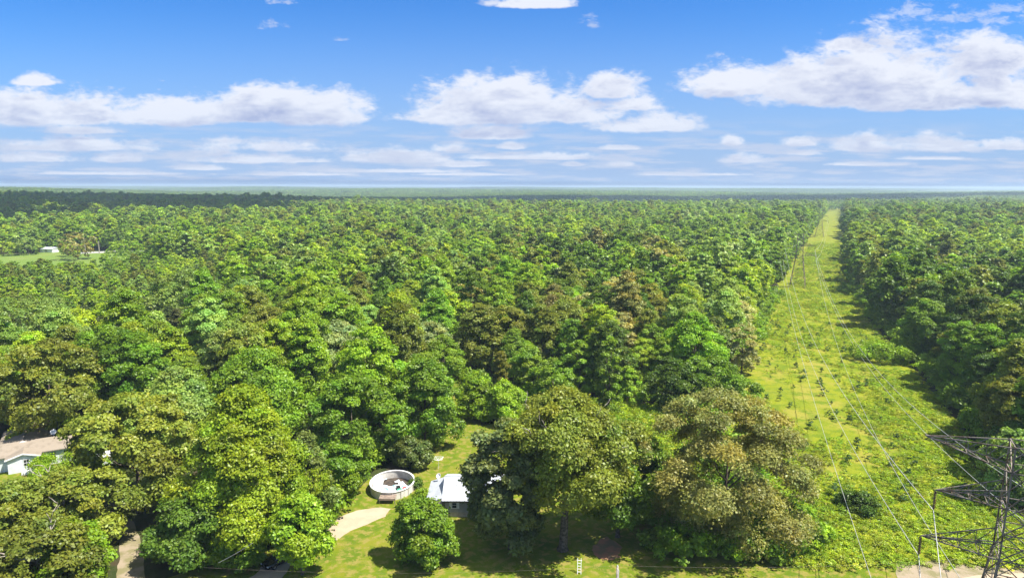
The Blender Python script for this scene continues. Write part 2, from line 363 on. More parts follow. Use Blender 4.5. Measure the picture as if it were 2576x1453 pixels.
sheet('dirt_drive', [gp(*p) for p in [(285,1500),(300,1400),(310,1345),(290,1310),(265,1290),(300,1275),(335,1310),(348,1350),(362,1400),(372,1500)]], 0.02, M['dirt'], 0.8, 0.2)
sheet('dirt_track', [gp(*p) for p in [(590,1470),(640,1440),(670,1405),(720,1370),(750,1385),(725,1430),(700,1470)]], 0.018, M['gravel'], 0.8, 0.15)
sheet('bare_clay', [gp(*p) for p in [(1500,1395),(1490,1370),(1530,1350),(1545,1360),(1560,1400),(1540,1412),(1515,1405)]], 0.02, M['clay'], 0.6, 0.25, seed=4)
sheet('dirt_road', [gp(*p) for p in [(2250,1415),(2350,1402),(2480,1400),(2700,1405),(2750,1500),(2270,1500)]], 0.03, M['dirt'], 1.2, 0.3)
sheet('sand_road', [gp(*p) for p in [(2390,1453),(2450,1442),(2576,1438),(2800,1445),(2800,1520),(2380,1520)]], 0.036, M['gravel'], 1.2, 0.15)
LY = [(-110, 96), (-66, 92), (-62, 100), (-66, 108), (-70, 124), (-96, 124), (-110, 116)]
sheet('side_lawn', LY, 0.006, M['lawn'], 2, 0.3, seed=3)
FIELD = [(-330, 345), (-290, 352), (-250, 358), (-215, 372), (-185, 378), (-188, 388), (-215, 400), (-265, 505), (-290, 500), (-330, 490), (-360, 470), (-420, 470), (-420, 300)]
sheet('field', FIELD, 0.02, M['field'], 8, 2)
sheet('road', [gp(*p) for p in [(200,634),(290,631),(460,625),(460,628),(290,635),(200,638)]], 0.04, M['road'], 10, 0.2)
sheet('sand_patch', [gp(*p) for p in [(2072,604),(2085,601),(2125,601),(2120,606),(2090,607)]], 0.05, M['sand'], 4, 1)
# ------------------------------------------------------------------ trees
def crown_np(seed, R, z0, z1, leafsz, n, nlobe=22, shape='round', clump=0.55, lob=0.36, huev=0.05, irr=0.18):
    r = np.random.RandomState(seed); Hc = z1-z0
    C = []; RR = []
    for k in range(nlobe):
        t = (k+0.5)/nlobe; t = t**0.9
        an = k*2.39996+r.rand()*0.7
        if shape == 'round': pr = math.sqrt(max(0.0, 1-(2*t-0.9)**2/1.25))
        elif shape == 'cone': pr = (1-t)**0.6*min(1, 0.6+t*3)
        elif shape == 'column': pr = 0.9*(1-t**6)**0.5
        else: pr = min(1, (1-t)**0.45*1.1)*(0.55+0.45*min(1, t*2.2))
        inner = 0.35+0.4*math.sqrt(r.rand()) if k % 4 == 0 else 0.68+0.24*r.rand()
        rr = R*lob*(0.7+0.6*r.rand())*(0.75 if t > 0.85 or shape == 'column' else 1)
        d = max(0, R*pr*inner*(1.0+irr*r.randn()))
        C.append((d*math.cos(an), d*math.sin(an), z0+rr*0.5+t*(Hc-rr*1.35)))
        RR.append(rr)
    C = np.array(C); RR = np.array(RR)
    area = RR**2; pk = area/area.sum()
    ncl = max(nlobe*3, int(n/14))
    li = r.choice(nlobe, ncl, p=pk)
    d = r.randn(ncl, 3); d /= np.linalg.norm(d, axis=1)[:, None]
    outw = C[li]-np.array([0, 0, z0+Hc*0.35]); outw /= np.linalg.norm(outw, axis=1)[:, None]+1e-6
    d = d+outw*0.6+np.array([0, 0, 0.7]); d /= np.linalg.norm(d, axis=1)[:, None]
    cc = C[li]+d*(RR[li]*(0.80+0.26*r.rand(ncl)))[:, None]*np.array([1, 1, 0.9])
    ct = 0.80+0.40*r.rand(ncl)+0.12*r.randn(nlobe)[li]; hue = 0.06*r.randn(ncl)+huev*r.randn(nlobe)[li]
    ci = r.randint(0, ncl, n)
    sg = clump*(0.6+0.6*r.rand(ncl))[ci]
    P = cc[ci]+r.randn(n, 3)*sg[:, None]*np.array([1, 1, 0.6])
    nr = d[ci]*0.9+r.randn(n, 3)*0.6+np.array([0, 0, 0.3]); nr /= np.linalg.norm(nr, axis=1)[:, None]
    ta = np.cross(nr, r.randn(n, 3)); ta /= np.linalg.norm(ta, axis=1)[:, None]+1e-9; bi = np.cross(nr, ta)
    s = (leafsz*(0.6+0.8*r.rand(n)))[:, None]
    V_ = np.stack([P-ta*s*0.62, P-bi*s*0.40+nr*s*0.08, P+ta*s*0.62, P+bi*s*0.40+nr*s*0.08], 1).reshape(-1, 3)
    tv = ct[ci]*(0.9+0.2*r.rand(n)); h = hue[ci]
    tint = np.stack([tv*(1+h), tv, tv*(1-h)], 1)
    return V_, np.arange(4*n).reshape(-1, 4), np.clip(tint, 0.3, 1.8), C, RR
def trunk_mb(R, z0, z1, C, RR, rb, seed, nl=9, pale=False):
    r = random.Random(seed); mb = MB(); top = z0+(z1-z0)*0.62
    kx, ky = r.uniform(-.25, .25), r.uniform(-.25, .25)
    def ax(t): return Vector((kx*math.sin(t*3)*R*0.2, ky*math.sin(t*2.3)*R*0.2, t*top))
    pts = [ax(t) for t in (0, 0.04, 0.2, 0.45, 0.7, 1)]
    mb.tube(pts, [rb*1.6, rb*1.1, rb*0.95, rb*0.8, rb*0.5, rb*0.15], 8)
    idx = sorted(range(len(C)), key=lambda k: -RR[k])[:nl]
    for k in idx:
        c = Vector(C[k]); t = min(0.9, max(0.25, (c.z*0.62)/top)); a = ax(t); mid = a.lerp(c, 0.5)+Vector((0, 0, -0.08*(c-a).length+r.uniform(-.3, .3)))
        mb.tube([a, mid, c+Vector((0, 0, RR[k]*0.4))], [rb*0.42, rb*0.27, rb*0.06], 5)
    return mb
def crown_mesh(name, seed, R, z0, z1, leafsz, n, **kw):
    V_, Q, T, C, RR = crown_np(seed, R, z0, z1, leafsz, n, **kw)
    return mesh_np(name, V_, Q, leaf, T), C, RR
COLS = {'green': (0.105, 0.178, 0.010), 'bright': (0.155, 0.240, 0.010), 'lime': (0.200, 0.268, 0.012), 'dark': (0.068, 0.118, 0.011),
        'pale': (0.165, 0.240, 0.042), 'silver': (0.245, 0.310, 0.105), 'olive': (0.138, 0.164, 0.018), 'brown': (0.200, 0.190, 0.050),
        'tan': (0.285, 0.290, 0.095), 'pine': (0.092, 0.122, 0.024), 'vine': (0.150, 0.235, 0.014), 'grove': (0.058, 0.080, 0.018)}
WORD = {'green': 'mid green', 'bright': 'bright green', 'lime': 'yellow green', 'dark': 'dark green', 'pale': 'pale green', 'silver': 'silvery green',
        'olive': 'olive green', 'brown': 'brownish', 'tan': 'tan flowering', 'pine': 'dull pine green', 'vine': 'vine covered', 'grove': 'dark pine green'}
TREES = []      # x, y, R occupied
def put_tree(name, crown_me, trunk_me, x, y, col, label, s=1.0, rz=0.0, group=None, sz=None, bark=None):
    t = empty(name, (x, y, float(hgt(x, y))-0.05), label, 'tree', rz, group); t.scale = (s, s, sz or s)
    c = link('crown', crown_me, t); c.color = (*col, 1)
    k = link('trunk', trunk_me, t)
    return t
def cvar(k, f=0.10):
    c = np.array(COLS[k]); g = 1+R0.randn()*f; return tuple(float(v) for v in np.clip(c*g*(1+R0.randn(3)*np.array([.06, .03, .08])), 0.01, 0.5))
# trees placed one by one: crown top px x, y, half width px, height m, crown base m, colour, shape, tone label
HERO = [
 (1425, 985, 168, 22, 7.0, 'olive', 'egg', 'oak_tree', 'huge spreading olive green oak with pale bare limbs beside the white-roofed house', 52000, 0.31, 36),
 (1562, 1062, 98, 17, 3.0, 'green', 'round', 'oak_tree', 'fresh green oak joined to the right side of the huge olive oak', 40000, 0.31, 30),
 (1285, 1064, 100, 18, 1.2, 'pale', 'round', 'magnolia_tree', 'dense grey green magnolia hiding the right end of the white metal roof', 30000, 0.42, 24),
 (1842, 1000, 176, 21, 0.6, 'brown', 'round', 'oak_tree', 'large brown flowering oak between the big olive oak and the clearing', 60000, 0.28, 40),
 (1062, 1262, 76, 8.6, 0.6, 'green', 'egg', 'yard_tree', 'small round green tree standing on the lawn before the white-roofed house', 22000, 0.30, 16),
 (600, 990, 160, 22, 1.5, 'lime', 'cone', 'sweetgum_tree', 'tall pyramid shaped yellow green tree above the dirt drive', 80000, 0.31, 44),
 (325, 1003, 128, 18, 3.0, 'olive', 'round', 'oak_tree', 'rounded brownish olive oak right beside the tan-roofed house', 34000, 0.40, 28),
 (150, 1190, 118, 12.0, 1.0, 'olive', 'round', 'oak_tree', 'low olive oak with bare grey twigs in front of the tan-roofed house', 26000, 0.36, 24),
 (20, 1225, 110, 11.5, 1.5, 'olive', 'round', 'oak_tree', 'olive oak cut by the left border, nearest to the side lawn', 24000, 0.36, 22),
 (90, 1330, 130, 10, 1.0, 'olive', 'round', 'oak_tree', 'yellowish olive oak at the bottom left corner with pale dead limbs', 24000, 0.36, 22),
 (178, 1320, 74, 9, 0.8, 'bright', 'round', 'broadleaf_tree', 'green tree leaning over the dirt drive from its left side', 16000, 0.34, 16),
 (752, 1250, 74, 10.5, 2.4, 'bright', 'egg', 'broadleaf_tree', 'drooping light green tree overhanging the parked black car', 24000, 0.32, 20),
 (500, 1235, 95, 10, 0.5, 'dark', 'round', 'broadleaf_tree', 'dark feathery tree at the foot of the tall yellow green pyramid tree', 18000, 0.34, 18),
 (448, 1285, 62, 7, 0.5, 'dark', 'round', 'broadleaf_tree', 'dark low tree between the dirt drive and the feathery dark tree', 12000, 0.34, 14),
 (590, 1330, 62, 5, 0.3, 'green', 'round', 'broadleaf_tree', 'low green tree at the bottom edge left of the dirt track', 12000, 0.32, 14),
 (765, 1092, 66, 14, 2.5, 'pine', 'cone', 'pine_tree', 'thin grey green pine with a pale bare trunk left of the flag', 14000, 0.34, 18),
 (850, 1120, 58, 9, 0.3, 'green', 'round', 'broadleaf_tree', 'dark bushy tree right behind the red flag', 12000, 0.34, 14),
 (880, 948, 98, 16, 1.0, 'green', 'round', 'broadleaf_tree', 'broad deep green tree up behind the flag and left of the pool', 24000, 0.38, 24),
 (1030, 1104, 44, 5.0, 0.4, 'pine', 'round', 'broadleaf_tree', 'dull green tree overhanging the back of the round pool', 14000, 0.32, 14),
 (1065, 905, 88, 17, 1.0, 'green', 'egg', 'broadleaf_tree', 'tall deep green tree beside the narrow strip of lawn', 26000, 0.38, 24),
 (1190, 952, 46, 9, 0.5, 'bright', 'cone', 'broadleaf_tree', 'slim bright green tree right of the narrow strip of lawn', 10000, 0.34, 12),
 (1268, 958, 52, 9, 0.5, 'bright', 'cone', 'broadleaf_tree', 'slim bright green tree second right of the narrow strip of lawn', 10000, 0.34, 12),
 (1330, 872, 50, 12, 1.0, 'vine', 'egg', 'broadleaf_tree', 'fresh green tree just above the crown of the huge olive oak', 10000, 0.36, 12),
 (1390, 905, 58, 11, 1.0, 'vine', 'egg', 'broadleaf_tree', 'fresh green tree touching the top of the huge olive oak', 10000, 0.36, 12),
 (1535, 852, 27, 17, 0.5, 'vine', 'column', 'vine_covered_tree', 'narrow tree stem wrapped in vines like a green column', 9000, 0.40, 16),
 (1640, 818, 40, 15, 0.5, 'vine', 'column', 'vine_covered_tree', 'vine wrapped tree right of the narrow green column', 9000, 0.40, 14),
 (1580, 925, 30, 9, 0.3, 'vine', 'column', 'vine_covered_tree', 'short vine wrapped stump tree above the bright grassy mound', 6000, 0.38, 12),
 (1460, 860, 34, 13, 0.3, 'vine', 'column', 'vine_covered_tree', 'vine wrapped tree left of the narrow green column', 7000, 0.38, 12),
 (1790, 900, 78, 12, 0.5, 'green', 'round', 'broadleaf_tree', 'deep green tree right behind the large brown oak', 16000, 0.36, 18),
 (1700, 905, 62, 12, 0.5, 'dark', 'round', 'broadleaf_tree', 'dark tree in the gap between brown oak and vine wrapped tree', 12000, 0.36, 14),
 (1855, 950, 52, 8, 0.2, 'green', 'round', 'broadleaf_tree', 'deep green tree at the near corner of the clearing left edge', 10000, 0.34, 12),
 (640, 882, 130, 18, 2.0, 'green', 'cone', 'broadleaf_tree', 'wide mid green tree directly behind the tall yellow green pyramid tree', 28000, 0.42, 26),
 (845, 812, 108, 17, 2.0, 'silver', 'cone', 'maple_tree', 'big silvery white leaved maple in the wood behind the pool', 26000, 0.42, 26),
 (625, 826, 88, 17, 3.0, 'tan', 'round', 'oak_tree', 'cream topped oak left of the big silvery maple', 18000, 0.42, 20),
 (430, 830, 68, 18, 2.0, 'lime', 'cone', 'broadleaf_tree', 'pointed yellow green tree left of the cream topped oak', 16000, 0.40, 18),
 (440, 930, 115, 16, 2.0, 'pale', 'cone', 'broadleaf_tree', 'pale cool green tree behind the brownish olive oak', 22000, 0.40, 24),
 (110, 868, 120, 19, 3.0, 'olive', 'round', 'oak_tree', 'dark olive oak above the yard trees of the tan-roofed house', 24000, 0.42, 26),
 (262, 768, 98, 20, 2.0, 'lime', 'round', 'broadleaf_tree', 'yellow green pale topped tree up behind the dark olive oak', 20000, 0.44, 24),
 (60, 752, 105, 19, 2.0, 'pale', 'round', 'broadleaf_tree', 'pale olive tree at the left border behind the dark olive oak', 18000, 0.44, 22),
 (468, 683, 100, 22, 2.0, 'pale', 'egg', 'broadleaf_tree', 'tallest pale tree standing over the dull pine grove', 18000, 0.50, 26),
 (1082, 812, 70, 15, 1.0, 'silver', 'egg', 'maple_tree', 'frosty silver tree right of the big silvery maple', 12000, 0.42, 18),
 (1000, 775, 60, 15, 1.0, 'silver', 'round', 'maple_tree', 'greyish silver tree behind the frosty silver tree', 9000, 0.46, 14),
 (1120, 735, 66, 18, 1.0, 'lime', 'egg', 'broadleaf_tree', 'pale lime tree left of the brown topped oak pair', 12000, 0.46, 18),
 (1250, 722, 56, 19, 1.0, 'bright', 'egg', 'broadleaf_tree', 'bright green tree between the two brown topped oaks', 12000, 0.46, 16),
 (1195, 712, 62, 18, 2.0, 'brown', 'round', 'oak_tree', 'brown topped oak at the centre of the wood, left one of the pair', 10000, 0.5, 16),
 (1400, 742, 70, 17, 2.0, 'olive', 'round', 'oak_tree', 'dull olive oak left of the cream and brown oaks', 10000, 0.5, 16),
 (1550, 712, 70, 18, 2.0, 'brown', 'round', 'oak_tree', 'wide brown oak with cream flowers over a dark gap', 12000, 0.5, 18),
 (1478, 742, 52, 17, 2.0, 'tan', 'round', 'oak_tree', 'cream coloured oak above the dark gap in the wood', 10000, 0.5, 16),
 (1560, 790, 36, 16, 2.0, 'tan', 'round', 'oak_tree', 'lower cream grey oak below the wide brown oak', 7000, 0.42, 12),
 (1850, 742, 52, 16, 1.0, 'tan', 'round', 'oak_tree', 'orange tan oak on the left edge of the clearing', 10000, 0.44, 14),
 (1800, 800, 60, 15, 1.0, 'pine', 'cone', 'pine_tree', 'dull fine needled pine on the left edge of the clearing', 12000, 0.36, 18),
 (1740, 760, 50, 16, 1.0, 'pine', 'cone', 'pine_tree', 'grey green pine left of the orange tan oak', 9000, 0.4, 16),
 (1870, 820, 40, 13, 0.5, 'tan', 'round', 'oak_tree', 'lower tan oak on the left edge of the clearing', 7000, 0.42, 12),
 (190, 585, 38, 18, 2.0, 'brown', 'round', 'oak_tree', 'rust brown oak standing alone near the far white shed', 2500, 0.9, 14),
 (68, 598, 27, 12, 1.0, 'pale', 'round', 'broadleaf_tree', 'round pale yellow tree alone on the far field', 2500, 0.8, 14),
 (5, 608, 32, 10, 1.0, 'lime', 'round', 'broadleaf_tree', 'rounded tree on the far field at the left border', 2500, 0.8, 14),
 (180, 612, 26, 9, 0.5, 'lime', 'round', 'broadleaf_tree', 'light green tree just before the far white shed', 2000, 0.8, 12),
 (310, 605, 42, 13, 0.5, 'bright', 'round', 'broadleaf_tree', 'tree standing on the near side of the far road', 3000, 0.8, 14),
 (2560, 1085, 62, 12, 0.5, 'pale', 'round', 'broadleaf_tree', 'pale leaved tree at the right border above the steel tower', 14000, 0.36, 18),
 (2230, 860, 62, 5.5, 0.2, 'bright', 'round', 'broadleaf_tree', 'bright low spreading tree at the clearing foot of the dark wood', 8000, 0.36, 14),
 (2170, 1240, 34, 3.2, 0.2, 'dark', 'round', 'shrub', 'dark green round shrub alone in the near part of the clearing', 5000, 0.26, 9),
 (2135, 1237, 26, 2.6, 0.2, 'dark', 'round', 'shrub', 'smaller dark shrub left of the dark round one in the clearing', 3500, 0.26, 8),
 (1062, 1232, 24, 2.6, 0.1, 'bright', 'round', 'shrub', 'light green shrub at the left wall of the white-roofed house', 5000, 0.22, 9),
 (1048, 1203, 14, 1.5, 0.05, 'dark', 'round', 'shrub', 'small dark shrub at the right side of the pool', 2200, 0.18, 7),
 (52, 1068, 30, 5.0, 0.3, 'lime', 'round', 'broadleaf_tree', 'small lime tree behind the left side of the tan roof', 3500, 0.32, 10),
 (182, 1052, 24, 6.5, 0.3, 'lime', 'round', 'broadleaf_tree', 'small lime tree behind the satellite dishes', 3500, 0.32, 10),
 (163, 1150, 78, 2.6, 0.1, 'bright', 'round', 'shrub', 'wide bright green bush in front of the tan-roofed house wall', 9000, 0.24, 12),
]
for q, (px, py, hw, H, zb, ck, shp, nm, lab, n, lsz, nl) in enumerate(HERO):
    x, y = gp(px, py, H*0.97)
    dep = proj(x, y, H*0.6)[2]; R = hw/FOC*dep
    if q == 0: y -= 1.5; x -= 0.3
    if q == 5: y += 1.0
    TREES.append((x, y, R))
    cme, C, RR = crown_mesh('crown', 100+q, R*1.04, zb, H, lsz*0.92, int(n*1.45), nlobe=int(nl*2.1), shape=shp, clump=min(0.42, 0.18+R*0.025), lob=(0.225 if q in (0, 3) else 0.255) if R > 5 else 0.30, irr=0.27 if q in (0, 3) else 0.18, huev=0.055 if q == 3 else 0.05)
    tr = empty(nm, (x, y, float(hgt(x, y))-0.05), lab, 'shrub' if nm == 'shrub' else 'tree')
    c = link('crown', cme, tr); c.color = (*((0.125, 0.150, 0.040) if nm == 'magnolia_tree' else (0.212, 0.214, 0.052) if q == 3 else COLS[ck]), 1)
    rb = 0.55 if q == 0 else max(0.06, H*0.016)
    tb_ = trunk_mb(R, zb, H, C, RR, rb, q, nl=12 if H > 9 else 6)
    tb_.build('trunk', M['pale_bark'] if q == 15 else M['bark'], tr, True)
    if q in (0, 9, 7):      # bare pale limbs that stick out of the leaves
        r = random.Random(q)
        for k in range(9 if q == 0 else 3):
            an = r.uniform(0, 6.28); p = Vector((0, 0, H*0.6)); limb = MB(); pts = [p]; L = R*(0.95 if q else 0.8)/5
            d_ = Vector((math.cos(an)*0.8, math.sin(an)*0.8, r.uniform(0.25, 1.0))).normalized()
            if q == 0 and k < 3: d_ = [Vector((-0.95, -0.25, 0.22)), Vector((-0.75, -0.55, 0.5)), Vector((0.1, -0.5, 0.85))][k].normalized()
            for s_ in range(6):
                d_ = (d_+Vector((r.uniform(-.3, .3), r.uniform(-.3, .3), r.uniform(-.15, .2)))).normalized(); pts.append(pts[-1]+d_*L)
                if s_ > 1:
                    sp = [pts[-1]]; e = (d_+Vector((r.uniform(-1, 1), r.uniform(-1, 1), r.uniform(-.2, .8)))).normalized()
                    for _ in range(3): sp.append(sp[-1]+e*L*0.4); e = (e+Vector((r.uniform(-.4, .4), r.uniform(-.4, .4), r.uniform(-.2, .4)))).normalized()
                    limb.tube(sp, [0.07, 0.05, 0.035, 0.015], 4)
            limb.tube(pts, [0.2, 0.17, 0.14, 0.11, 0.08, 0.05, 0.02], 6)
            limb.build('bare_limb', M['pale_bark'], tr, True)
# shared prototypes for the wood
SH = ['round', 'egg', 'cone', 'round', 'egg', 'round', 'cone', 'column', 'round', 'egg', 'egg', 'round', 'cone', 'egg']
def protos(tagn, n, leafsz, nl, cl):
    out = []
    for k, shp in enumerate(SH):
        Rk = 4.7+0.7*math.sin(k*2.1) if shp != 'column' else 2.4
        V_, Q, T, C, RR = crown_np(500+k, Rk, 2.5 if shp != 'column' else 0.5, 16+2*math.sin(k*1.7), leafsz, n, nlobe=nl, shape=shp, clump=cl, lob=0.295)
        tm = trunk_mb(Rk, 3, 16, C, RR, 0.26, k, 6); me = bpy.data.meshes.new('trunk'); me.from_pydata(tm.v, [], tm.f); me.materials.append(M['bark'])
        out.append((mesh_np('crown', V_, Q, leaf, T), me, Rk))
    return out
P1 = protos('near', 27000, 0.28, 50, 0.28)
P2 = protos('mid', 4200, 0.62, 30, 0.36)
def inside(poly, x, y):
    x = np.asarray(x); y = np.asarray(y); c = np.zeros(x.shape, bool); P = np.array(poly); n = len(P)
    for a in range(n):
        x1, y1 = P[a]; x2, y2 = P[(a+1) % n]
        if y1 == y2: continue
        k = ((y1 > y) != (y2 > y)) & (x < (x2-x1)*(y-y1)/(y2-y1)+x1); c ^= k
    return c
FORE = [(-120, 60), (120, 60), (120, 84), (78, 84), (84, 100), (60, 112), (36, 122), (33, 142), (14, 150), (0, 140), (-14, 130), (-24, 112), (-36, 106), (-60, 112), (-66, 122), (-100, 126), (-120, 120)]
def ok(x, y):
    bad = inside(ROW, x, y) | inside(ROW, x+6.5, y) | inside(ROW, x-4.5, y) | inside(LAWN, x, y) | inside(LY, x, y) | inside(FIELD, x, y) | inside(FORE, x, y)
    # far clearing: keep its whole length open
    bad |= (y > 300) & (y < 3035) & (x > -26+0.4745*y) & (x < 8+0.4767*y)
    rd = np.abs(y-gp(300, 633)[1]) < 5; bad |= rd & (x < -200) & (x > -340)
    return ~bad
def scatter_pts(y0, y1, cell, seed, lim=0.86):
    r = np.random.RandomState(seed)
    xs = np.arange(-y1*lim, y1*lim, cell); ys = np.arange(y0, y1, cell)
    X, Y = np.meshgrid(xs, ys); X = X.ravel(); Y = Y.ravel()
    X = X+(r.rand(len(X))-0.5)*cell*0.75; Y = Y+(r.rand(len(Y))-0.5)*cell*0.75
    k = (np.abs(X) < Y*lim+25) & (np.hypot(X, Y) < y1*1.25); X = X[k]; Y = Y[k]
    k = ok(X, Y); return X[k], Y[k]
# colour patches of the wood
def pn(x, y, s, o): return np.sin(x/s+o)*np.sin(y/s*1.3+o*2.1)+0.6*np.sin((x+y)/s*1.9+o*3)+0.5*np.sin((x-1.7*y)/s*2.7+o)
def pick_col(x, y, u, v):
    """kind of tree by place"""
    az = math.degrees(math.atan2(x, y)); D = math.hypot(x, y)
    if -40 < az < -25 and 190 < D < 275: return 'grove'
    if x > 0.476*y-2 and D < 330: w = [('green', 4), ('dark', 3), ('olive', 2), ('pine', 1), ('bright', .6)]
    elif x > 0.476*y-2 and 430 < D < 600: w = [('pale', 4), ('lime', 4)]
    elif x > 0.476*y-2: w = [('green', 4), ('pale', 2), ('olive', 2), ('bright', 1), ('dark', 2)]
    elif 14 < az < 27: w = [('green', 3), ('pale', 2.5), ('bright', 2.5), ('lime', 1), ('silver', .7), ('pine', 1), ('tan', .5)]
    elif az > -2 and D < 420: w = [('green', 4), ('dark', 1.5), ('olive', 2.5), ('brown', .5), ('tan', .35), ('bright', 2), ('lime', 1.2), ('pine', 1)]
    else: w = [('green', 4.5), ('bright', 3), ('lime', 2), ('pale', 1.5), ('olive', 2), ('dark', 1.2), ('brown', .5), ('silver', .4)]
    t = (u*0.72+0.28*v)*sum(b for _, b in w)
    for a, b in w:
        t -= b
        if t <= 0: return a
    return w[-1][0]
X, Y = scatter_pts(108, 620, 7.7, 21)
keep = np.ones(len(X), bool)
for (hx_, hy_, hR) in TREES:
    keep &= np.hypot(X-hx_, Y-hy_) > 0.72*hR+3.2
X, Y = X[keep], Y[keep]; o = np.argsort(np.hypot(X, Y)); X, Y = X[o], Y[o]
inview = []
for a in range(len(X)):
    p = proj(X[a], Y[a], 14); inview.append(-60 < p[0] < IW+60 and p[1] < IH+60)
inview = np.array(inview)
ORD = ['nearest', 'second', 'third', 'fourth', 'fifth', 'sixth', 'seventh', 'eighth', 'ninth', 'tenth', 'eleventh', 'twelfth', 'thirteenth', 'fourteenth', 'fifteenth', 'sixteenth', 'seventeenth', 'eighteenth', 'nineteenth', 'twentieth']
TENS = {20: 'twenty', 30: 'thirty', 40: 'forty', 50: 'fifty', 60: 'sixty', 70: 'seventy', 80: 'eighty', 90: 'ninety'}
def ordinal(n):
    if n < 20: return ORD[n] if n == 0 else ORD[n]+' nearest'
    t, u = divmod(n+1, 10)
    if u == 0: return {2: 'twentieth', 3: 'thirtieth', 4: 'fortieth', 5: 'fiftieth'}.get(t, TENS[t*10])+' nearest'
    return TENS[t*10]+'-'+(['', 'first'] + ORD[1:])[u]+' nearest'
cnt = {}
def zone(x, y):
    az = math.degrees(math.atan2(x, y))
    if x > 0.47*y: return 'right of the power line clearing'
    if az > 13: return 'along the left side of the clearing'
    if az > 2: return 'behind the huge olive oak'
    if az > -6: return 'behind the white-roofed house'
    if az > -16: return 'behind the pool'
    if az > -27: return 'behind the yellow green pyramid tree'
    return 'behind the tan-roofed house'
NIND = 305-len(HERO); got = 0; rest = []
r2 = np.random.RandomState(5)
for a in range(len(X)):
    x, y = float(X[a]), float(Y[a]); u = r2.rand(); v = 0.5+0.25*pn(x, y, 38, 1.0)
    ck = pick_col(x, y, u, min(1, max(0, v))); s = 0.74+0.58*r2.rand(); rz = r2.rand()*6.28; k = r2.randint(0, len(SH))
    if ck in ('pine', 'grove'): k = 2; s = 0.78+0.1*r2.rand()
    if k == 7 and r2.rand() < 0.6: k = 5
    if x > 0.476*y-2 and y < 330: s *= 1.05
    if x < -0.42*y and 205 < y < 384: s = 0.52+0.16*r2.rand()
    if inview[a] and got < NIND:
        z = zone(x, y); i_ = cnt.get((z, ck), 0); cnt[(z, ck)] = i_+1
        lab = f"{WORD[ck]} tree {z}, {ordinal(i_)} of its colour"
        cm, tm, Rk = P1[k]
        nm = 'pine_tree' if ck in ('pine', 'grove') else ('oak_tree' if ck in ('brown', 'tan', 'olive') else 'broadleaf_tree')
        put_tree(nm, cm, tm, x, y, cvar(ck, 0.12), lab, s, rz, 'trees of the wood '+z, sz=s*(0.9+0.2*r2.rand()))
        got += 1
    else: rest.append((x, y, s*(1+0.10*pn(x, y, 60, 0.7)), rz, k, ck))
# mid-distance wood: one object, instanced
def gn_scatter(name, pts, sc, rot, idx, coll, kind='stuff', label=None):
    cols = np.array([ob.color[:] for ob in coll.objects], np.float32)[np.asarray(idx, int)]
    me = bpy.data.meshes.new(name); me.vertices.add(len(pts)); me.vertices.foreach_set('co', np.asarray(pts, np.float32).ravel())
    a = me.attributes.new('sc', 'FLOAT_VECTOR', 'POINT'); a.data.foreach_set('vector', np.asarray(sc, np.float32).ravel())
    a = me.attributes.new('rz', 'FLOAT', 'POINT'); a.data.foreach_set('value', np.asarray(rot, np.float32))
    a = me.attributes.new('idx', 'INT', 'POINT'); a.data.foreach_set('value', np.asarray(idx, np.int32))
    a = me.attributes.new('icol', 'FLOAT_COLOR', 'POINT'); a.data.foreach_set('color', cols.ravel())
    o = link(name, me); o.color = (0, 0, 0, 1); g = bpy.data.node_groups.new(name, 'GeometryNodeTree')
    g.interface.new_socket('Geometry', in_out='INPUT', socket_type='NodeSocketGeometry'); g.interface.new_socket('Geometry', in_out='OUTPUT', socket_type='NodeSocketGeometry')
    gi = g.nodes.new('NodeGroupInput'); gt = g.nodes.new('NodeGroupOutput'); ip = g.nodes.new('GeometryNodeInstanceOnPoints'); ci = g.nodes.new('GeometryNodeCollectionInfo')
    ci.inputs['Collection'].default_value = coll; ci.inputs['Separate Children'].default_value = True; ci.inputs['Reset Children'].default_value = True
    def na(nm, dt):
        n = g.nodes.new('GeometryNodeInputNamedAttribute'); n.data_type = dt; n.inputs['Name'].default_value = nm
        return next(s for s in n.outputs if s.enabled and s.name == 'Attribute')
    cx = g.nodes.new('ShaderNodeCombineXYZ'); g.links.new(na('rz', 'FLOAT'), cx.inputs[2])
    g.links.new(gi.outputs[0], ip.inputs['Points']); g.links.new(ci.outputs[0], ip.inputs['Instance']); ip.inputs['Pick Instance'].default_value = True
    g.links.new(na('idx', 'INT'), ip.inputs['Instance Index']); g.links.new(cx.outputs[0], ip.inputs['Rotation']); g.links.new(na('sc', 'FLOAT_VECTOR'), ip.inputs['Scale'])
    g.links.new(ip.outputs[0], gt.inputs[0])
    md = o.modifiers.new('scatter', 'NODES'); md.node_group = g
    return tag(o, label=label, kind=kind)
CK = list(COLS); CKW = {}
pc = bpy.data.collections.new('woodland_prototypes')
for ic, ck in enumerate(CK):
    for k in range(len(SH)):
        ob = bpy.data.objects.new(f'proto_{ic:02d}_{k:02d}', P2[k][0]); ob.color = (*COLS[ck], 1); pc.objects.link(ob)
X2, Y2 = scatter_pts(621, 1500, 8.8, 33)
for a in range(len(X2)):
    x, y = float(X2[a]), float(Y2[a]); v = 0.5+0.25*pn(x, y, 90, 1.0)
    ck = pick_col(x, y, r2.rand(), min(1, max(0, v))); k = r2.randint(0, len(SH)); k = 5 if k == 7 else k
    rest.append((x, y, (0.78+0.62*r2.rand())*(1.06+0.12*float(pn(x, y, 95, 0.7))), r2.rand()*6.28, k, ck))
A = np.array([(q[0], q[1], q[2], q[3], q[4], CK.index(q[5])) for q in rest])
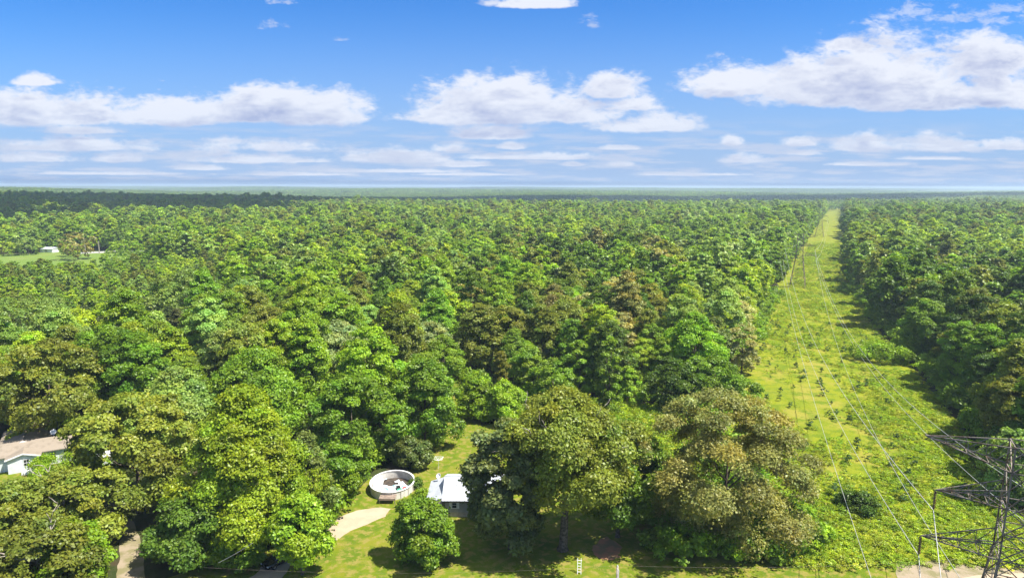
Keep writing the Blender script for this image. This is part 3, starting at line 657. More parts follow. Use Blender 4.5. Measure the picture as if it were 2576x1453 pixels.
gn_scatter('woodland', np.stack([A[:, 0], A[:, 1], hgt(A[:, 0], A[:, 1])-0.3], 1), np.stack([A[:, 2]*1.04, A[:, 2]*1.04, A[:, 2]*(0.9+0.2*r2.rand(len(A)))], 1), A[:, 3], A[:, 5]*len(SH)+A[:, 4], pc,
           label='dense green wood that fills the middle distance')
# far wood: tiles of many small crowns
def tile_mesh(seed, T=60.0, cell=9.5, n=70, leafsz=2.1):
    r = np.random.RandomState(seed); VV = []; QQ = []; TT = []; o_ = 0; g_ = np.arange(-T/2+cell/2, T/2+1, cell)
    ks = [np.array(COLS[c])/np.array(COLS['green']) for c in ('green', 'green', 'dark', 'bright', 'olive', 'pale', 'green', 'brown')]
    for gx_ in g_:
        for gy_ in g_:
            R = 5.0+1.6*r.rand(); z1 = 13+6*r.rand()
            V_, Q, Tn, _, _ = crown_np(r.randint(1e6), R, 3, z1, leafsz, n, nlobe=7, clump=0.5, lob=0.5)
            c = ks[r.randint(len(ks))]*0.55+0.45
            V_ = V_+np.array([gx_+r.uniform(-3, 3), gy_+r.uniform(-3, 3), 0]); VV.append(V_); QQ.append(Q+o_); TT.append(Tn*c*(0.8+0.4*r.rand())); o_ += len(V_)
    return mesh_np('tile', np.concatenate(VV), np.concatenate(QQ), leaf, np.clip(np.concatenate(TT), 0.2, 3))
pc2 = bpy.data.collections.new('far_prototypes')
for k in range(4):
    ob = bpy.data.objects.new(f'tile_{k:02d}', tile_mesh(k)); ob.color = (*COLS['green'], 1); pc2.objects.link(ob)
tm2 = [tile_mesh(20+k, 120.0, 13.0, 26, 4.2) for k in range(3)]
for k in range(3):
    ob = bpy.data.objects.new(f'tile_{k+4:02d}', tm2[k]); ob.color = (*COLS['green'], 1); pc2.objects.link(ob)
X3, Y3 = scatter_pts(1500, 3600, 58, 44, 0.82)
CLR = [gp(*p) for p in [(2380,487),(2515,487),(2515,484),(2390,484)]]
X4, Y4 = scatter_pts(3600, 9500, 116, 45, 0.82)
open4 = pn(X4, Y4, 700, 2.0) < 1.25
X4, Y4 = X4[open4], Y4[open4]
n3, n4 = len(X3), len(X4)
XX = np.concatenate([X3, X4]); YY = np.concatenate([Y3, Y4])
ii = np.concatenate([r2.randint(0, 4, n3), r2.randint(4, 7, n4)])
ss = 0.95+0.2*r2.rand(len(XX))
gn_scatter('distant_woodland', np.stack([XX, YY, hgt(XX, YY)-0.5], 1), np.stack([ss, ss, ss], 1), r2.randint(0, 4, len(XX))*math.pi/2, ii, pc2,
           label='far woods reaching to the horizon')
# ------------------------------------------------------------------ brush and vines on the clearing
pb = bpy.data.collections.new('brush_prototypes')
for k in range(6):
    V_, Q, T, C, RR = crown_np(900+k, 0.75+0.25*(k % 3), 0.0, 0.55+0.35*(k % 2)+0.25*(k == 5), 0.14, 330, nlobe=6, clump=0.14, lob=0.5)
    for j_, cc in enumerate([(0.200, 0.265, 0.011), (0.140, 0.215, 0.009), (0.235, 0.265, 0.018)]):
        if j_ == 0: me = mesh_np('tuft', V_, Q, leaf, T)
        ob = bpy.data.objects.new(f'tuft_{k:02d}_{j_}', me); ob.color = (*cc, 1); pb.objects.link(ob)
r3 = np.random.RandomState(77); pts = []; scs = []; idx = []
Xb = r3.uniform(30, 300, 120000); Yb = 82+(r3.rand(120000)**1.7)*500
kb = inside(ROW, Xb, Yb)
Xb, Yb = Xb[kb], Yb[kb]
nz = pn(Xb, Yb, 9, 0.3)+0.7*pn(Xb, Yb, 23, 2.2)
edge = (Xb < 0.5*Yb+3)*(Yb < 125)+((Yb < 175) & (Xb > 0.36*Yb+30))*1.0
dry = ((Xb > 42) & (Xb < 86) & (Yb > 108) & (Yb < 185) & ((Xb-0.36*Yb) < 22))
kb = (0.6*nz+edge*1.6-dry*2.2+r3.randn(len(Xb))*1.0) > 0.35
Xb, Yb = Xb[kb][:24000], Yb[kb][:24000]
# the vine mound behind the big oak
Xm = r3.uniform(2, 36, 2600); Ym = r3.uniform(112, 148, 2600); km = inside(LAWN, Xm, Ym) & (Ym > 116)
Xm, Ym = Xm[km], Ym[km]
Xa = np.concatenate([Xb, Xm]); Ya = np.concatenate([Yb, Ym]); nb = len(Xa)
s_ = 0.55+0.9*r3.rand(nb)**2+0.4*((Ya > 112) & (Xa < 36)); dist = np.hypot(Xa, Ya); s_ = s_*(1+sst((dist-180)/400)*0.9)
gn_scatter('ground_cover', np.stack([Xa, Ya, np.zeros(nb)], 1), np.stack([s_, s_, s_*(0.4+0.5*r3.rand(nb)+0.4*(Xa < 36))], 1), r3.rand(nb)*6.28, r3.choice(18, nb, p=np.tile([.45, .3, .25], 6)/6), pb,
           label='low yellow green vines and weeds covering the clearing')
# under-storey along wood edges and below the yard trees
Xe = []; Ye = []
def along(poly, n, sp):
    for a in range(len(poly)-1):
        (x1, y1), (x2, y2) = poly[a], poly[a+1]; L = math.hypot(x2-x1, y2-y1); m_ = int(L*n)
        for _ in range(m_):
            t = r3.rand(); Xe.append(x1+(x2-x1)*t+r3.randn()*sp); Ye.append(y1+(y2-y1)*t+r3.randn()*sp)
along([(a-6, b) for a, b in LEFT[2:7]], 0.9, 1.5); along([(158, 316), (153, 286), (135, 244), (125, 215), (110, 168), (95, 131), (84, 109)], 1.6, 1.8); along([(34, 84), (36, 104), (40, 122)], 2.2, 2.0)
along([(-27.5, 92), (-29, 99), (-28, 107), (-25, 114), (-19.5, 120), (-18, 138), (-16, 155)], 1.8, 0.7); along([(-9, 168), (-7, 150), (-5.5, 136), (4, 147), (14, 157), (33, 150)], 1.6, 0.9)
along([(-42, 88), (-28, 91)], 2.0, 1.6); along([(-66, 84), (-58, 84)], 1.5, 1.5); along([(20, 86), (38, 86)], 3.5, 1.3); along([(24, 92), (34, 96)], 2.5, 2.5)
pu = bpy.data.collections.new('bush_prototypes')
for k in range(4):
    V_, Q, T, C, RR = crown_np(950+k, 1.7+0.3*k, 0.0, 2.2+0.5*k, 0.30, 900, nlobe=9, clump=0.25, lob=0.42)
    me = mesh_np('bush', V_, Q, leaf, T)
    for j_, ck in enumerate(['green', 'bright', 'vine']):
        ob = bpy.data.objects.new(f'bush_{k:02d}_{j_}', me); ob.color = (*COLS[ck], 1); pu.objects.link(ob)
Xe = np.array(Xe); Ye = np.array(Ye); ne = len(Xe); s_ = 0.7+0.8*r3.rand(ne)
gn_scatter('undergrowth', np.stack([Xe, Ye, np.zeros(ne)], 1), np.stack([s_, s_, s_], 1), r3.rand(ne)*6.28, r3.randint(0, 12, ne), pu, label='bushy undergrowth along the edges of the wood')
# saplings dotted over the clearing
sapm = []
for k in range(4):
    V_, Q, T, C, RR = crown_np(970+k, 0.55+0.12*k, 0.1, 1.5+0.3*k, 0.20, 260, nlobe=7, shape='cone', clump=0.12, lob=0.42)
    tm = trunk_mb(0.5, 0.1, 1.5, C, RR, 0.035, k, 3); me = bpy.data.meshes.new('stem'); me.from_pydata(tm.v, [], tm.f); me.materials.append(M['bark'])
    sapm.append((mesh_np('crown', V_, Q, leaf, T), me))
sp_ = []
while len(sp_) < 120:
    y = 100+140*r3.rand()**1.3; x = r3.uniform(40, 130)
    if inside(ROW, np.array([x]), np.array([y]))[0] and (x-0.36*y) < 36 and all(math.hypot(x-a, y-b) > 2.0 for a, b in sp_): sp_.append((x, y))
sp_.sort(key=lambda p: math.hypot(*p))
for a, (x, y) in enumerate(sp_):
    k = int(r3.randint(0, 4)); s = 0.4+0.75*r3.rand()
    o_ = empty('sapling', (x, y, 0), f"small dark sapling dotted in the grass of the clearing, {ordinal(a) if a < 98 else 'far end, number '+str(a+1)}".replace('number', 'about number'), 'sapling', float(r3.rand()*6.28), 'saplings dotted over the clearing')
    if a >= 98: o_['label'] = 'small dark sapling at the far end of the dotted part of the clearing'
    o_.scale = (s, s, s); c = link('crown', sapm[k][0], o_); c.color = (0.045, 0.085, 0.018, 1); link('stem', sapm[k][1], o_)
# ------------------------------------------------------------------ white-roofed house
hx0, hx1, hy0, hy1 = -9.7, -0.6, 94.2, 102.8
h = empty('house', (0, 0, 0), 'grey cottage with white metal roof half hidden by the magnolia and huge oak', 'house')
wz = 2.75
mb = MB().box(hx0, hx1, hy0, hy1, 0.75, wz)
ym = (hy0+hy1)/2; rz_ = wz+(hy1-hy0)/2*0.36
mb.add([(hx0, hy0, wz), (hx0, hy1, wz), (hx0, ym, rz_-0.1), (hx1, hy0, wz), (hx1, hy1, wz), (hx1, ym, rz_-0.1)], [(0, 1, 2), (5, 4, 3), (0, 2, 5, 3), (1, 4, 5, 2)])
for k in range(16): mb.box(hx0, hx1, hy0-0.02, hy0-0.002, 0.78+k*0.125, 0.78+k*0.125+0.105)
mb.build('wall', M['siding'], h)
MB().box(hx0+0.05, hx1-0.05, hy0+0.05, hy1-0.05, -0.2, 0.75).build('foundation', M['block'], h)
def roof_mb(x0, x1, y0, y1, ze, ov=0.45, sl=0.36, t=0.10):
    ymid = (y0+y1)/2; zr = ze+(ymid-y0)*sl; mb = MB(); ye0, ye1 = y0-ov, y1+ov; z0 = ze-ov*sl
    for (ya, za, yb, zb) in ((ye0, z0, ymid, zr), (ye1, z0, ymid, zr)):
        mb.add([(x0-ov, ya, za), (x1+ov, ya, za), (x1+ov, yb, zb), (x0-ov, yb, zb), (x0-ov, ya, za+t), (x1+ov, ya, za+t), (x1+ov, yb, zb+t), (x0-ov, yb, zb+t)],
               [(0, 1, 2, 3), (4, 5, 6, 7), (0, 1, 5, 4), (1, 2, 6, 5), (2, 3, 7, 6), (3, 0, 4, 7)])
        n = int((x1-x0+2*ov)/0.42)
        for k in range(n+1):
            xx = x0-ov+(x1-x0+2*ov-0.04)*k/n
            mb.add([(xx, ya, za+t), (xx+0.04, ya, za+t), (xx+0.04, yb, zb+t), (xx, yb, zb+t), (xx, ya, za+t+0.035), (xx+0.04, ya, za+t+0.035), (xx+0.04, yb, zb+t+0.035), (xx, yb, zb+t+0.035)],
                   [(4, 5, 6, 7), (0, 1, 5, 4), (1, 2, 6, 5), (3, 0, 4, 7)])
    return mb, zr
rm, zr = roof_mb(hx0, hx1, hy0, hy1, wz+0.02); rf = rm.build('roof', M['white_metal'], h)
MB().box(hx0-0.45, hx1+0.45, ym-0.13, ym+0.13, zr+0.09, zr+0.16).build('ridge_cap', M['white_metal'], rf)
MB().box(hx0-0.45, hx1+0.45, hy0-0.50, hy0-0.455, wz-0.22, wz-0.08).build('fascia', M['dark'], rf)
# lean-to porch on the left
lx0, lx1, ly0, ly1 = -12.6, hx0-0.46, 93.6, 101.6
pm = MB(); za, zb = 2.15, 2.95
pm.add([(lx0, ly0, za), (lx1, ly0+0.4, zb), (lx1, ly1, zb), (lx0, ly1, za), (lx0, ly0, za+0.1), (lx1, ly0+0.4, zb+0.1), (lx1, ly1, zb+0.1), (lx0, ly1, za+0.1)],
       [(3, 2, 1, 0), (4, 5, 6, 7), (0, 1, 5, 4), (1, 2, 6, 5), (2, 3, 7, 6), (3, 0, 4, 7)])
for k in range(19):
    yy_ = ly0+0.3+k*0.42; pm.add([(lx0, yy_, za+0.1), (lx1, yy_, zb+0.1), (lx1, yy_+0.04, zb+0.1), (lx0, yy_+0.04, za+0.1), (lx0, yy_, za+0.135), (lx1, yy_, zb+0.135), (lx1, yy_+0.04, zb+0.135), (lx0, yy_+0.04, za+0.135)],
                            [(4, 5, 6, 7), (0, 1, 5, 4), (3, 0, 4, 7), (2, 3, 7, 6)])
pm.build('porch_roof', M['white_metal'], h)
MB().add([(lx0+0.1, ly0+0.25, za-0.05), (lx1, ly0+0.45, za-0.05), (lx1, ly0+0.45, zb-0.02)], [(0, 1, 2)]).add([(lx0+0.1, ly0+0.35, za-0.05), (lx1, ly0+0.55, za-0.05), (lx1, ly0+0.55, zb-0.02)], [(2, 1, 0)]).build('porch_gable', M['block'], h)
for yy_ in (ly0+0.5, (ly0+ly1)/2, ly1-0.3): MB().box(lx0+0.15, lx0+0.29, yy_, yy_+0.14, 0, za-0.02).build('post', M['white'], h)
MB().box(lx0-0.3, lx1+0.4, ly0-0.2, ly1, 0, 0.18).build('porch_floor', M['block'], h)
def window(par, x, y, z, w, hh, nx=1, nz_=2, axis='x', rz=0, sh=False):
    fm = MB(); t = 0.07
    fm.box(-w/2-t, -w/2, -0.07, -0.003, -hh/2-t, hh/2+t).box(w/2, w/2+t, -0.07, -0.003, -hh/2-t, hh/2+t).box(-w/2, w/2, -0.07, -0.003, hh/2, hh/2+t).box(-w/2, w/2, -0.09, -0.003, -hh/2-t, -hh/2)
    for k in range(1, nz_): fm.box(-w/2, w/2, -0.055, -0.012, -hh/2+hh*k/nz_-0.02, -hh/2+hh*k/nz_+0.02)
    for k in range(1, nx): fm.box(-w/2+w*k/nx-0.015, -w/2+w*k/nx+0.015, -0.052, -0.012, -hh/2, hh/2)
    f = fm.build('window', M['white'], par); f.location = (x, y, z); f.rotation_euler = (0, 0, rz)
    MB().box(-w/2, w/2, -0.02, -0.005, -hh/2, hh/2).build('pane', M['glass'], f)
    if sh:
        for s in (-1, 1): MB().box(s*(w/2+0.26)-0.16, s*(w/2+0.26)+0.16, -0.06, -0.004, -hh/2-0.1, hh/2+0.1).build('shutter', M['white'], f)
window(h, -8.35, hy0-0.02, 1.85, 0.62, 0.8, 1, 2, sh=True)
window(h, -3.0, hy0-0.02, 1.85, 0.9, 1.0, 1, 2, sh=True)
MB().box(-5.6, -4.7, hy0-0.06, hy0-0.021, 0.78, 2.6).build('door', M['white'], h)
def dish(par, x, y, z, rz, s=0.5):
    mb = MB().lathe([(0.0, 0), (s*0.45, 0.025), (s*0.8, 0.08), (s, 0.15), (s*0.98, 0.17), (s*0.78, 0.10), (s*0.43, 0.045), (0, 0.02)], 18)
    d = mb.build('satellite_dish', M['white'], par, True); d.location = (x, y, z+0.65); d.rotation_euler = (math.radians(55), 0, rz)
    MB().tube([(0, 0, 0), (0, -s*0.9, 0.35), (0, -s*0.35, 0.65)], 0.02, 5).build('feed_arm', M['white'], d)
    MB().tube([(x, y, z-0.3), (x, y, z+0.3), (x, y+0.05, z+0.62)], 0.03, 6).build('dish_mast', M['white'], par)
dish(h, -11.3, 100.9, 2.7, math.radians(-30), 0.42)
# ------------------------------------------------------------------ tan-roofed house
th_ = math.radians(31)
h2 = empty('house', (-84.2, 110.4, 0), 'white sided house with tan shingle roof and two satellite dishes', 'house', th_)
def gable(x0, x1, y0, y1, ze, sl, ov, par, nm_w='wall', wallm='white_wall', axis='x', zf=0):
    """gable block, ridge along local x (axis='x') or y"""
    w = MB(); f = (lambda a, b, c: (a, b, c)) if axis == 'x' else (lambda a, b, c: (b, a, c))
    if axis == 'y': x0, x1, y0, y1 = y0, y1, x0, x1
    ym_ = (y0+y1)/2; zr_ = ze+(ym_-y0)*sl
    P = [f(x0, y0, zf), f(x1, y0, zf), f(x1, y1, zf), f(x0, y1, zf), f(x0, y0, ze), f(x1, y0, ze), f(x1, y1, ze), f(x0, y1, ze), f(x0, ym_, zr_), f(x1, ym_, zr_)]
    w.add(P, [(0, 1, 5, 4), (2, 3, 7, 6), (1, 2, 6, 9, 5), (3, 0, 4, 8, 7), (4, 5, 9, 8), (7, 8, 9, 6)]); w.build(nm_w, M[wallm], par)
    rb_ = MB(); z0 = ze-ov*sl+0.04; t = 0.14
    for ya, yb in ((y0-ov, ym_), (y1+ov, ym_)):
        rb_.add([f(x0-ov, ya, z0), f(x1+ov, ya, z0), f(x1+ov, yb, zr_+0.04), f(x0-ov, yb, zr_+0.04), f(x0-ov, ya, z0+t), f(x1+ov, ya, z0+t), f(x1+ov, yb, zr_+0.04+t), f(x0-ov, yb, zr_+0.04+t)],
                [(3, 2, 1, 0), (4, 5, 6, 7), (0, 1, 5, 4), (1, 2, 6, 5), (2, 3, 7, 6), (3, 0, 4, 7)])
    r_ = rb_.build('roof', M['shingle'], par)
    fb = MB()
    for xa in (x0-ov-0.05, x1+ov):
        for ya, yb in ((y0-ov, ym_), (y1+ov, ym_)):
            fb.add([f(xa, ya, z0-0.1), f(xa+0.05, ya, z0-0.1), f(xa+0.05, yb, zr_-0.06), f(xa, yb, zr_-0.06), f(xa, ya, z0+0.13), f(xa+0.05, ya, z0+0.13), f(xa+0.05, yb, zr_+0.17), f(xa, yb, zr_+0.17)],
                   [(3, 2, 1, 0), (4, 5, 6, 7), (0, 1, 5, 4), (1, 2, 6, 5), (2, 3, 7, 6), (3, 0, 4, 7)])
    fb.build('fascia', M['white'], r_)
    return r_, zr_
r_a, z_a = gable(-11, 9.2, 0, 6.8, 2.6, 0.32, 0.45, h2)
gable(-2.6, 4.4, 3.5, 14.4, 2.55, 0.36, 0.4, h2, axis='y')
gable(-1.0, 3.4, -1.6, 2.6, 2.56, 0.30, 0.35, h2, axis='y')
window(h2, 1.6, -1.605, 1.55, 0.75, 1.15, 2, 2)
window(h2, 5.2, -0.005, 1.6, 0.9, 1.1, 2, 2); window(h2, 7.2, -0.005, 1.6, 0.7, 1.1, 1, 2); window(h2, -6, -0.005, 1.6, 0.9, 1.1, 2, 2)
MB().box(3.9, 4.75, -0.06, -0.004, 0.15, 2.25).build('door', M['white'], h2)
MB().box(0.9, 3.9, -3.1, -1.7, 0, 0.35).build('porch_floor', M['white'], h2)
rl = MB()
for k in range(9): rl.box(1.0+k*0.34, 1.05+k*0.34, -3.08, -3.03, 0.35, 1.15)
rl.box(0.95, 3.85, -3.09, -3.02, 1.15, 1.22); rl.build('porch_rail', M['white'], h2)
dish(h2, 5.3, 5.0, 3.5, math.radians(-10), 0.5); dish(h2, 6.5, 5.2, 3.45, math.radians(20), 0.5)
MB().tube([(5.9, 6.6, 2.9), (5.9, 6.6, 5.6)], 0.035, 6).build('aerial_mast', M['dark'], h2)
for vx, vy, vz in ((0.6, 5.2, 3.35), (-5, 1.6, 3.15)): MB().box(vx-0.18, vx+0.18, vy-0.14, vy+0.14, vz-0.1, vz+0.16).build('roof_vent', M['dark'], h2)
for k in range(3): MB().box(-4.6-k*2.6, -4.42-k*2.6, -0.42, -0.24, 0, 2.44).build('porch_post', M['white'], h2)
# white lawn furniture glimpsed through the oak
bx, by_ = gp(268, 1168)
sv = empty('garden_shed', (bx, by_, 0), 'white garden shed glimpsed through the brownish olive oak', 'shed', 0.4)
MB().box(-1.3, 1.3, -1, 1, 0, 1.9).build('wall', M['white_wall'], sv)
MB().add([(-1.5, -1.2, 1.9), (1.5, -1.2, 1.9), (1.5, 1.2, 1.9), (-1.5, 1.2, 1.9), (-1.5, 0, 2.5), (1.5, 0, 2.5)], [(3, 2, 1, 0), (0, 1, 5, 4), (2, 3, 4, 5), (0, 4, 3), (1, 2, 5)]).build('roof', M['white'], sv)
# ------------------------------------------------------------------ pool
PX, PY = -19.05, 103.6
p = empty('swimming_pool', (PX, PY, 0), 'round above ground pool with pale panel wall and a torn liner inside', 'pool')
SX, SY = 3.45, 4.15
wl = MB().lathe([(1.0, 0.0), (1.0, 1.30)], 48, sx=SX, sy=SY)
wl.lathe([(0.985, 1.30), (0.985, 0.02)], 48, sx=SX, sy=SY); wl.build('wall', M['pool_wall'], p)
MB().lathe([(0.965, 1.29), (1.03, 1.29), (1.03, 1.35), (0.965, 1.35), (0.965, 1.29)], 48, sx=SX, sy=SY).build('rim', M['white'], p)
for k in range(16):
    an = 2*math.pi*(k+0.5)/16; cx, cy_ = 1.012*SX*math.cos(an), 1.012*SY*math.sin(an)
    MB().tube([(cx, cy_, 0), (cx, cy_, 1.30)], 0.05, 5).build('upright', M['pool_wall'], p)
MB().lathe([(0.0, 0.03), (0.984, 0.035)], 40, sx=SX, sy=SY).build('floor', M['mud'], p)
r = np.random.RandomState(9); n = 46; vs = []; fs = []; ids = {}
for a in range(n):
    for b in range(n):
        u, v = (a/(n-1)*2-1), (b/(n-1)*2-1)
        rr = math.hypot(u, v); an = math.atan2(v, u)
        hgt_l = 0.14+0.30*abs(math.sin(u*7+2*math.sin(v*5)))*abs(math.sin(v*6+1.5*math.sin(u*4)))+0.10*r.rand()
        back = v > 0.42+0.2*math.sin(u*5+1) and u > -0.45+0.1*math.sin(v*9)
        hole = (u+0.15)**2/0.12+(v-0.30)**2/0.035 < 1
        if rr < 0.955 and not back and not hole:
            ids[(a, b)] = len(vs); vs.append((u*SX+r.randn()*0.02, v*SY+r.randn()*0.02, hgt_l+0.25*max(0, -v-0.5)))
for a in range(n-1):
    for b in range(n-1):
        q4 = [(a, b), (a+1, b), (a+1, b+1), (a, b+1)]
        if all(q_ in ids for q_ in q4): fs.append(tuple(ids[q_] for q_ in q4))
MB().add(vs, fs).build('torn_liner', M['liner'], p)
dbs = [('green inflatable ring piece lying on the torn pool liner', 'float', 'green_plastic', 1.5, -1.5, 0.35, 0.8), ('red float scrap lying on the torn pool liner', 'float', 'red_cloth', 2.2, -0.9, 0.3, -0.4),
       ('dark board lying nearest the deck inside the pool', 'board', 'wood', 0.2, -3.1, 0.1, 0.1), ('dark board lying slanted beside the other one in the pool', 'board', 'wood', -1.0, -2.9, 0.15, -0.4), ('black crate lying in the pool near its right wall', 'crate', 'dark', 1.0, -0.6, 0.3, 0.5)]
for lab, cat, mm, x, y, z, rz in dbs:
    o_ = bpy.data.objects.new
    if cat == 'float':
        b_ = MB(); b_.tube([(0.45*math.cos(t), 0.45*math.sin(t), 0.05*math.sin(3*t)) for t in np.linspace(0, 4.6, 16)], 0.11, 8)
    elif cat == 'board':
        b_ = MB().box(-0.75, 0.75, -0.14, 0.14, 0, 0.06).box(-0.55, -0.4, -0.3, 0.3, 0.06, 0.12).box(0.35, 0.5, -0.25, 0.3, 0.06, 0.12)
    else:
        b_ = MB().box(-0.3, 0.3, -0.25, 0.25, 0, 0.03).box(-0.3, -0.27, -0.25, 0.25, 0.03, 0.3).box(0.27, 0.3, -0.25, 0.25, 0.03, 0.3).box(-0.27, 0.27, -0.25, -0.22, 0.03, 0.3).box(-0.27, 0.27, 0.22, 0.25, 0.03, 0.3)
    ob = b_.build({'float': 'pool_float', 'board': 'broken_board', 'crate': 'crate'}[cat], M[mm]); ob.location = (PX+x, PY+y, z+0.12); ob.rotation_euler = (0.1, 0.1, rz); tag(ob, lab, cat)
dk = empty('pool_deck', (-18.95, 98.2, 0), 'small wooden deck platform at the near side of the pool', 'deck')
bd = MB()
for k in range(12): bd.box(-1.25, 1.25, 0.0+k*0.155, 0.145+k*0.155, 0.86, 0.91)
bd.build('boards', M['wood'], dk)
MB().box(-1.25, 1.25, -0.03, 0.0, 0.62, 0.90).box(-1.2, 1.2, 0.05, 0.1, 0.6, 0.86).box(-1.2, 1.2, 1.7, 1.75, 0.6, 0.86).build('frame', M['wood'], dk)
for sx_ in (-1.15, 1.15):
    for sy_ in (0.1, 1.7): MB().box(sx_-0.05, sx_+0.05, sy_-0.05, sy_+0.05, 0, 0.86).build('leg', M['wood'], dk)
for sx_ in (-1.15, 1.15, -0.3, 0.3): MB().box(sx_-0.04, sx_+0.04, 1.72, 1.80, 0.91, 1.75).build('rail_post', M['dark'], dk)
MB().box(-1.2, -0.3, 1.72, 1.80, 1.75, 1.81).build('rail', M['dark'], dk); MB().box(0.3, 1.2, 1.72, 1.80, 1.75, 1.81).build('rail', M['dark'], dk)
# ------------------------------------------------------------------ clothes dryer, flag, ladder, post
cx, cy_ = -12.5, 111.4
c = empty('clothes_dryer', (cx, cy_, 0), 'square white rotary clothes dryer on the lawn behind the house', 'clothes dryer', math.radians(40))
MB().tube([(0, 0, 0), (0, 0, 1.95)], 0.035, 6).build('pole', M['white'], c)
for k in range(4):
    an = k*math.pi/2; MB().tube([(0, 0, 1.5), (1.0*math.cos(an), 1.0*math.sin(an), 1.95)], 0.025, 5).build('arm', M['white'], c)
ln_ = MB()
for f in (0.4, 0.6, 0.8, 1.0):
    for k in range(4):
        a, b = k*math.pi/2, (k+1)*math.pi/2; z = 1.5+0.45*f
        ln_.tube([(f*math.cos(a), f*math.sin(a), z), (f*math.cos(b), f*math.sin(b), z)], 0.022 if f == 1 else 0.014, 4)
ln_.build('line', M['white'], c)
fx, fy = gp(882, 1243)
fl = empty('flag', (fx, fy, 0), 'small red flag on a pole at the edge of the lawn left of the pool', 'flag')
MB().tube([(0, 0, 0), (0, 0, 2.0)], 0.02, 6).build('pole', M['white'], fl)
g_ = MB(); vs = []; fs = []
for a in range(7):
    for b in range(4): vs.append((-0.02-a*0.10, 0.05*math.sin(a*1.1+b*0.5), 1.95-b*0.17-a*0.02))
for a in range(6):
    for b in range(3): fs.append((a*4+b, (a+1)*4+b, (a+1)*4+b+1, a*4+b+1))
g_.add(vs, fs).build('cloth', M['red_cloth'], fl)
MB().box(-0.35, 0.35, -0.25, 0.25, 0, 0.12).build('base', M['clay'], fl)
# ladder rack, painted white, leaning in front of the oak trunk
lx, ly = gp(1457, 1443)
ld = empty('ladder', (lx, ly, 0), 'short white ladder-like frame standing at the foot of the huge olive oak', 'ladder', math.radians(8))
ld.rotation_euler = (math.radians(-20), 0, math.radians(-6))
for s in (-1, 1): MB().box(s*0.22-0.03, s*0.22+0.03, -0.03, 0.03, 0, 1.9).build('rail', M['white'], ld)
for k in range(5): MB().box(-0.19 if k != 4 else -0.32, 0.19 if k != 4 else 0.32, -0.025, 0.025, 0.25+k*0.34, 0.31+k*0.34).build('rung', M['white'], ld)
ux, uy = gp(1960, 1500, 0)
up_ = empty('utility_pole', (36.0*0+gp(1553, 1425, 6.5)[0], gp(1553, 1425, 6.5)[1], 0), 'weathered grey wooden utility pole at the bottom edge right of the ladder', 'utility pole')
MB().tube([(0, 0, 0), (0, 0, 3.5), (0.02, 0, 6.6)], [0.17, 0.15, 0.12], 10).build('pole', M['pale_bark'], up_, True)
MB().tube([(0.16, -0.05, 0.2), (0.15, -0.05, 6.2)], 0.04, 5).build('white_side_tube', M['white'], up_)  # white tube up the right side of the pole
MB().lathe([(0.0, 0), (0.05, 0), (0.06, 0.06), (0.03, 0.1), (0.05, 0.14), (0, 0.16)], 8, c=(0.02, 0, 6.6)).build('insulator', M['white'], up_, True)
def wire(pts_a, pts_b, sag, rad_, label, name='power_line_wire', cat='wire', group=None, n=40, mt='wire'):
    if name == 'overhead_cable': mt = 'steel'; rad_ = 0.006
    a, b = Vector(pts_a), Vector(pts_b); pts = []
    for k in range(n+1):
        t = k/n; q = a.lerp(b, t); q.z -= sag*4*t*(1-t); pts.append(q)
    o_ = MB().tube(pts, rad_, 5).build(name, M[mt], None, True); tag(o_, label, cat, group); return o_
ux, uy = up_.location.x, up_.location.y
wire((ux, uy, 6.7), (ux-45, uy-1.5, 7.2), 0.8, 0.012, 'thin overhead cable running left from the grey utility pole', 'overhead_cable', 'cable')
wire((ux, uy, 6.7), (ux+45, uy+2.0, 7.0), 0.8, 0.012, 'thin overhead cable running right from the grey utility pole', 'overhead_cable', 'cable')
a_ = gp(548, 1415, 5.0); b_ = gp(635, 1365, 8.0)
wire((a_[0], a_[1], 5.0), (b_[0], b_[1], 8.0), 0.1, 0.022, 'pale slanting cable among the dark trees left of the black car', 'guy_cable', 'cable')
# ------------------------------------------------------------------ black car
cxx, cyy = gp(683, 1428)
car = empty('car', (cxx+0.6, cyy+1.2, 0.02), 'black car parked on the dirt track half hidden under the drooping tree', 'car', math.radians(-36))
def lofted(sections, material, nm, par, smooth=True):
    n = len(sections[0]); mb = MB(); vs = [p_ for s in sections for p_ in s]; fs = []
    for a in range(len(sections)-1):
        for k in range(n): fs.append((a*n+k, a*n+(k+1) % n, (a+1)*n+(k+1) % n, (a+1)*n+k))
    fs.append(tuple(range(n))[::-1]); fs.append(tuple((len(sections)-1)*n+k for k in range(n)))
    return mb.add(vs, fs).build(nm, material, par, smooth)
def sect(y, w, z0, z1, w2=None, n=16):
    out = []
    for k in range(n):
        an = 2*math.pi*k/n; ca, sa = math.cos(an), math.sin(an)
        e = 0.45; x = abs(ca)**e*math.copysign(1, ca)*w*(1 if sa < 0 else (w2 or 0.93)); z = (z0+z1)/2+abs(sa)**e*math.copysign(1, sa)*(z1-z0)/2
        out.append((x, y, z))
    return out
lofted([sect(-2.2, 0.62, 0.35, 0.66), sect(-2.1, 0.80, 0.26, 0.78), sect(-1.6, 0.89, 0.22, 0.90), sect(-0.8, 0.91, 0.2, 1.0), sect(0.6, 0.91, 0.2, 1.02), sect(1.7, 0.88, 0.24, 1.02), sect(2.15, 0.78, 0.3, 0.92), sect(2.25, 0.62, 0.4, 0.8)], M['car'], 'body', car)
lofted([sect(-1.0, 0.74, 0.9, 1.02, 0.9), sect(-0.3, 0.74, 0.9, 1.42, 0.82), sect(0.9, 0.74, 0.9, 1.45, 0.82), sect(1.6, 0.72, 0.9, 1.1, 0.9)], M['glass'], 'cabin', car)
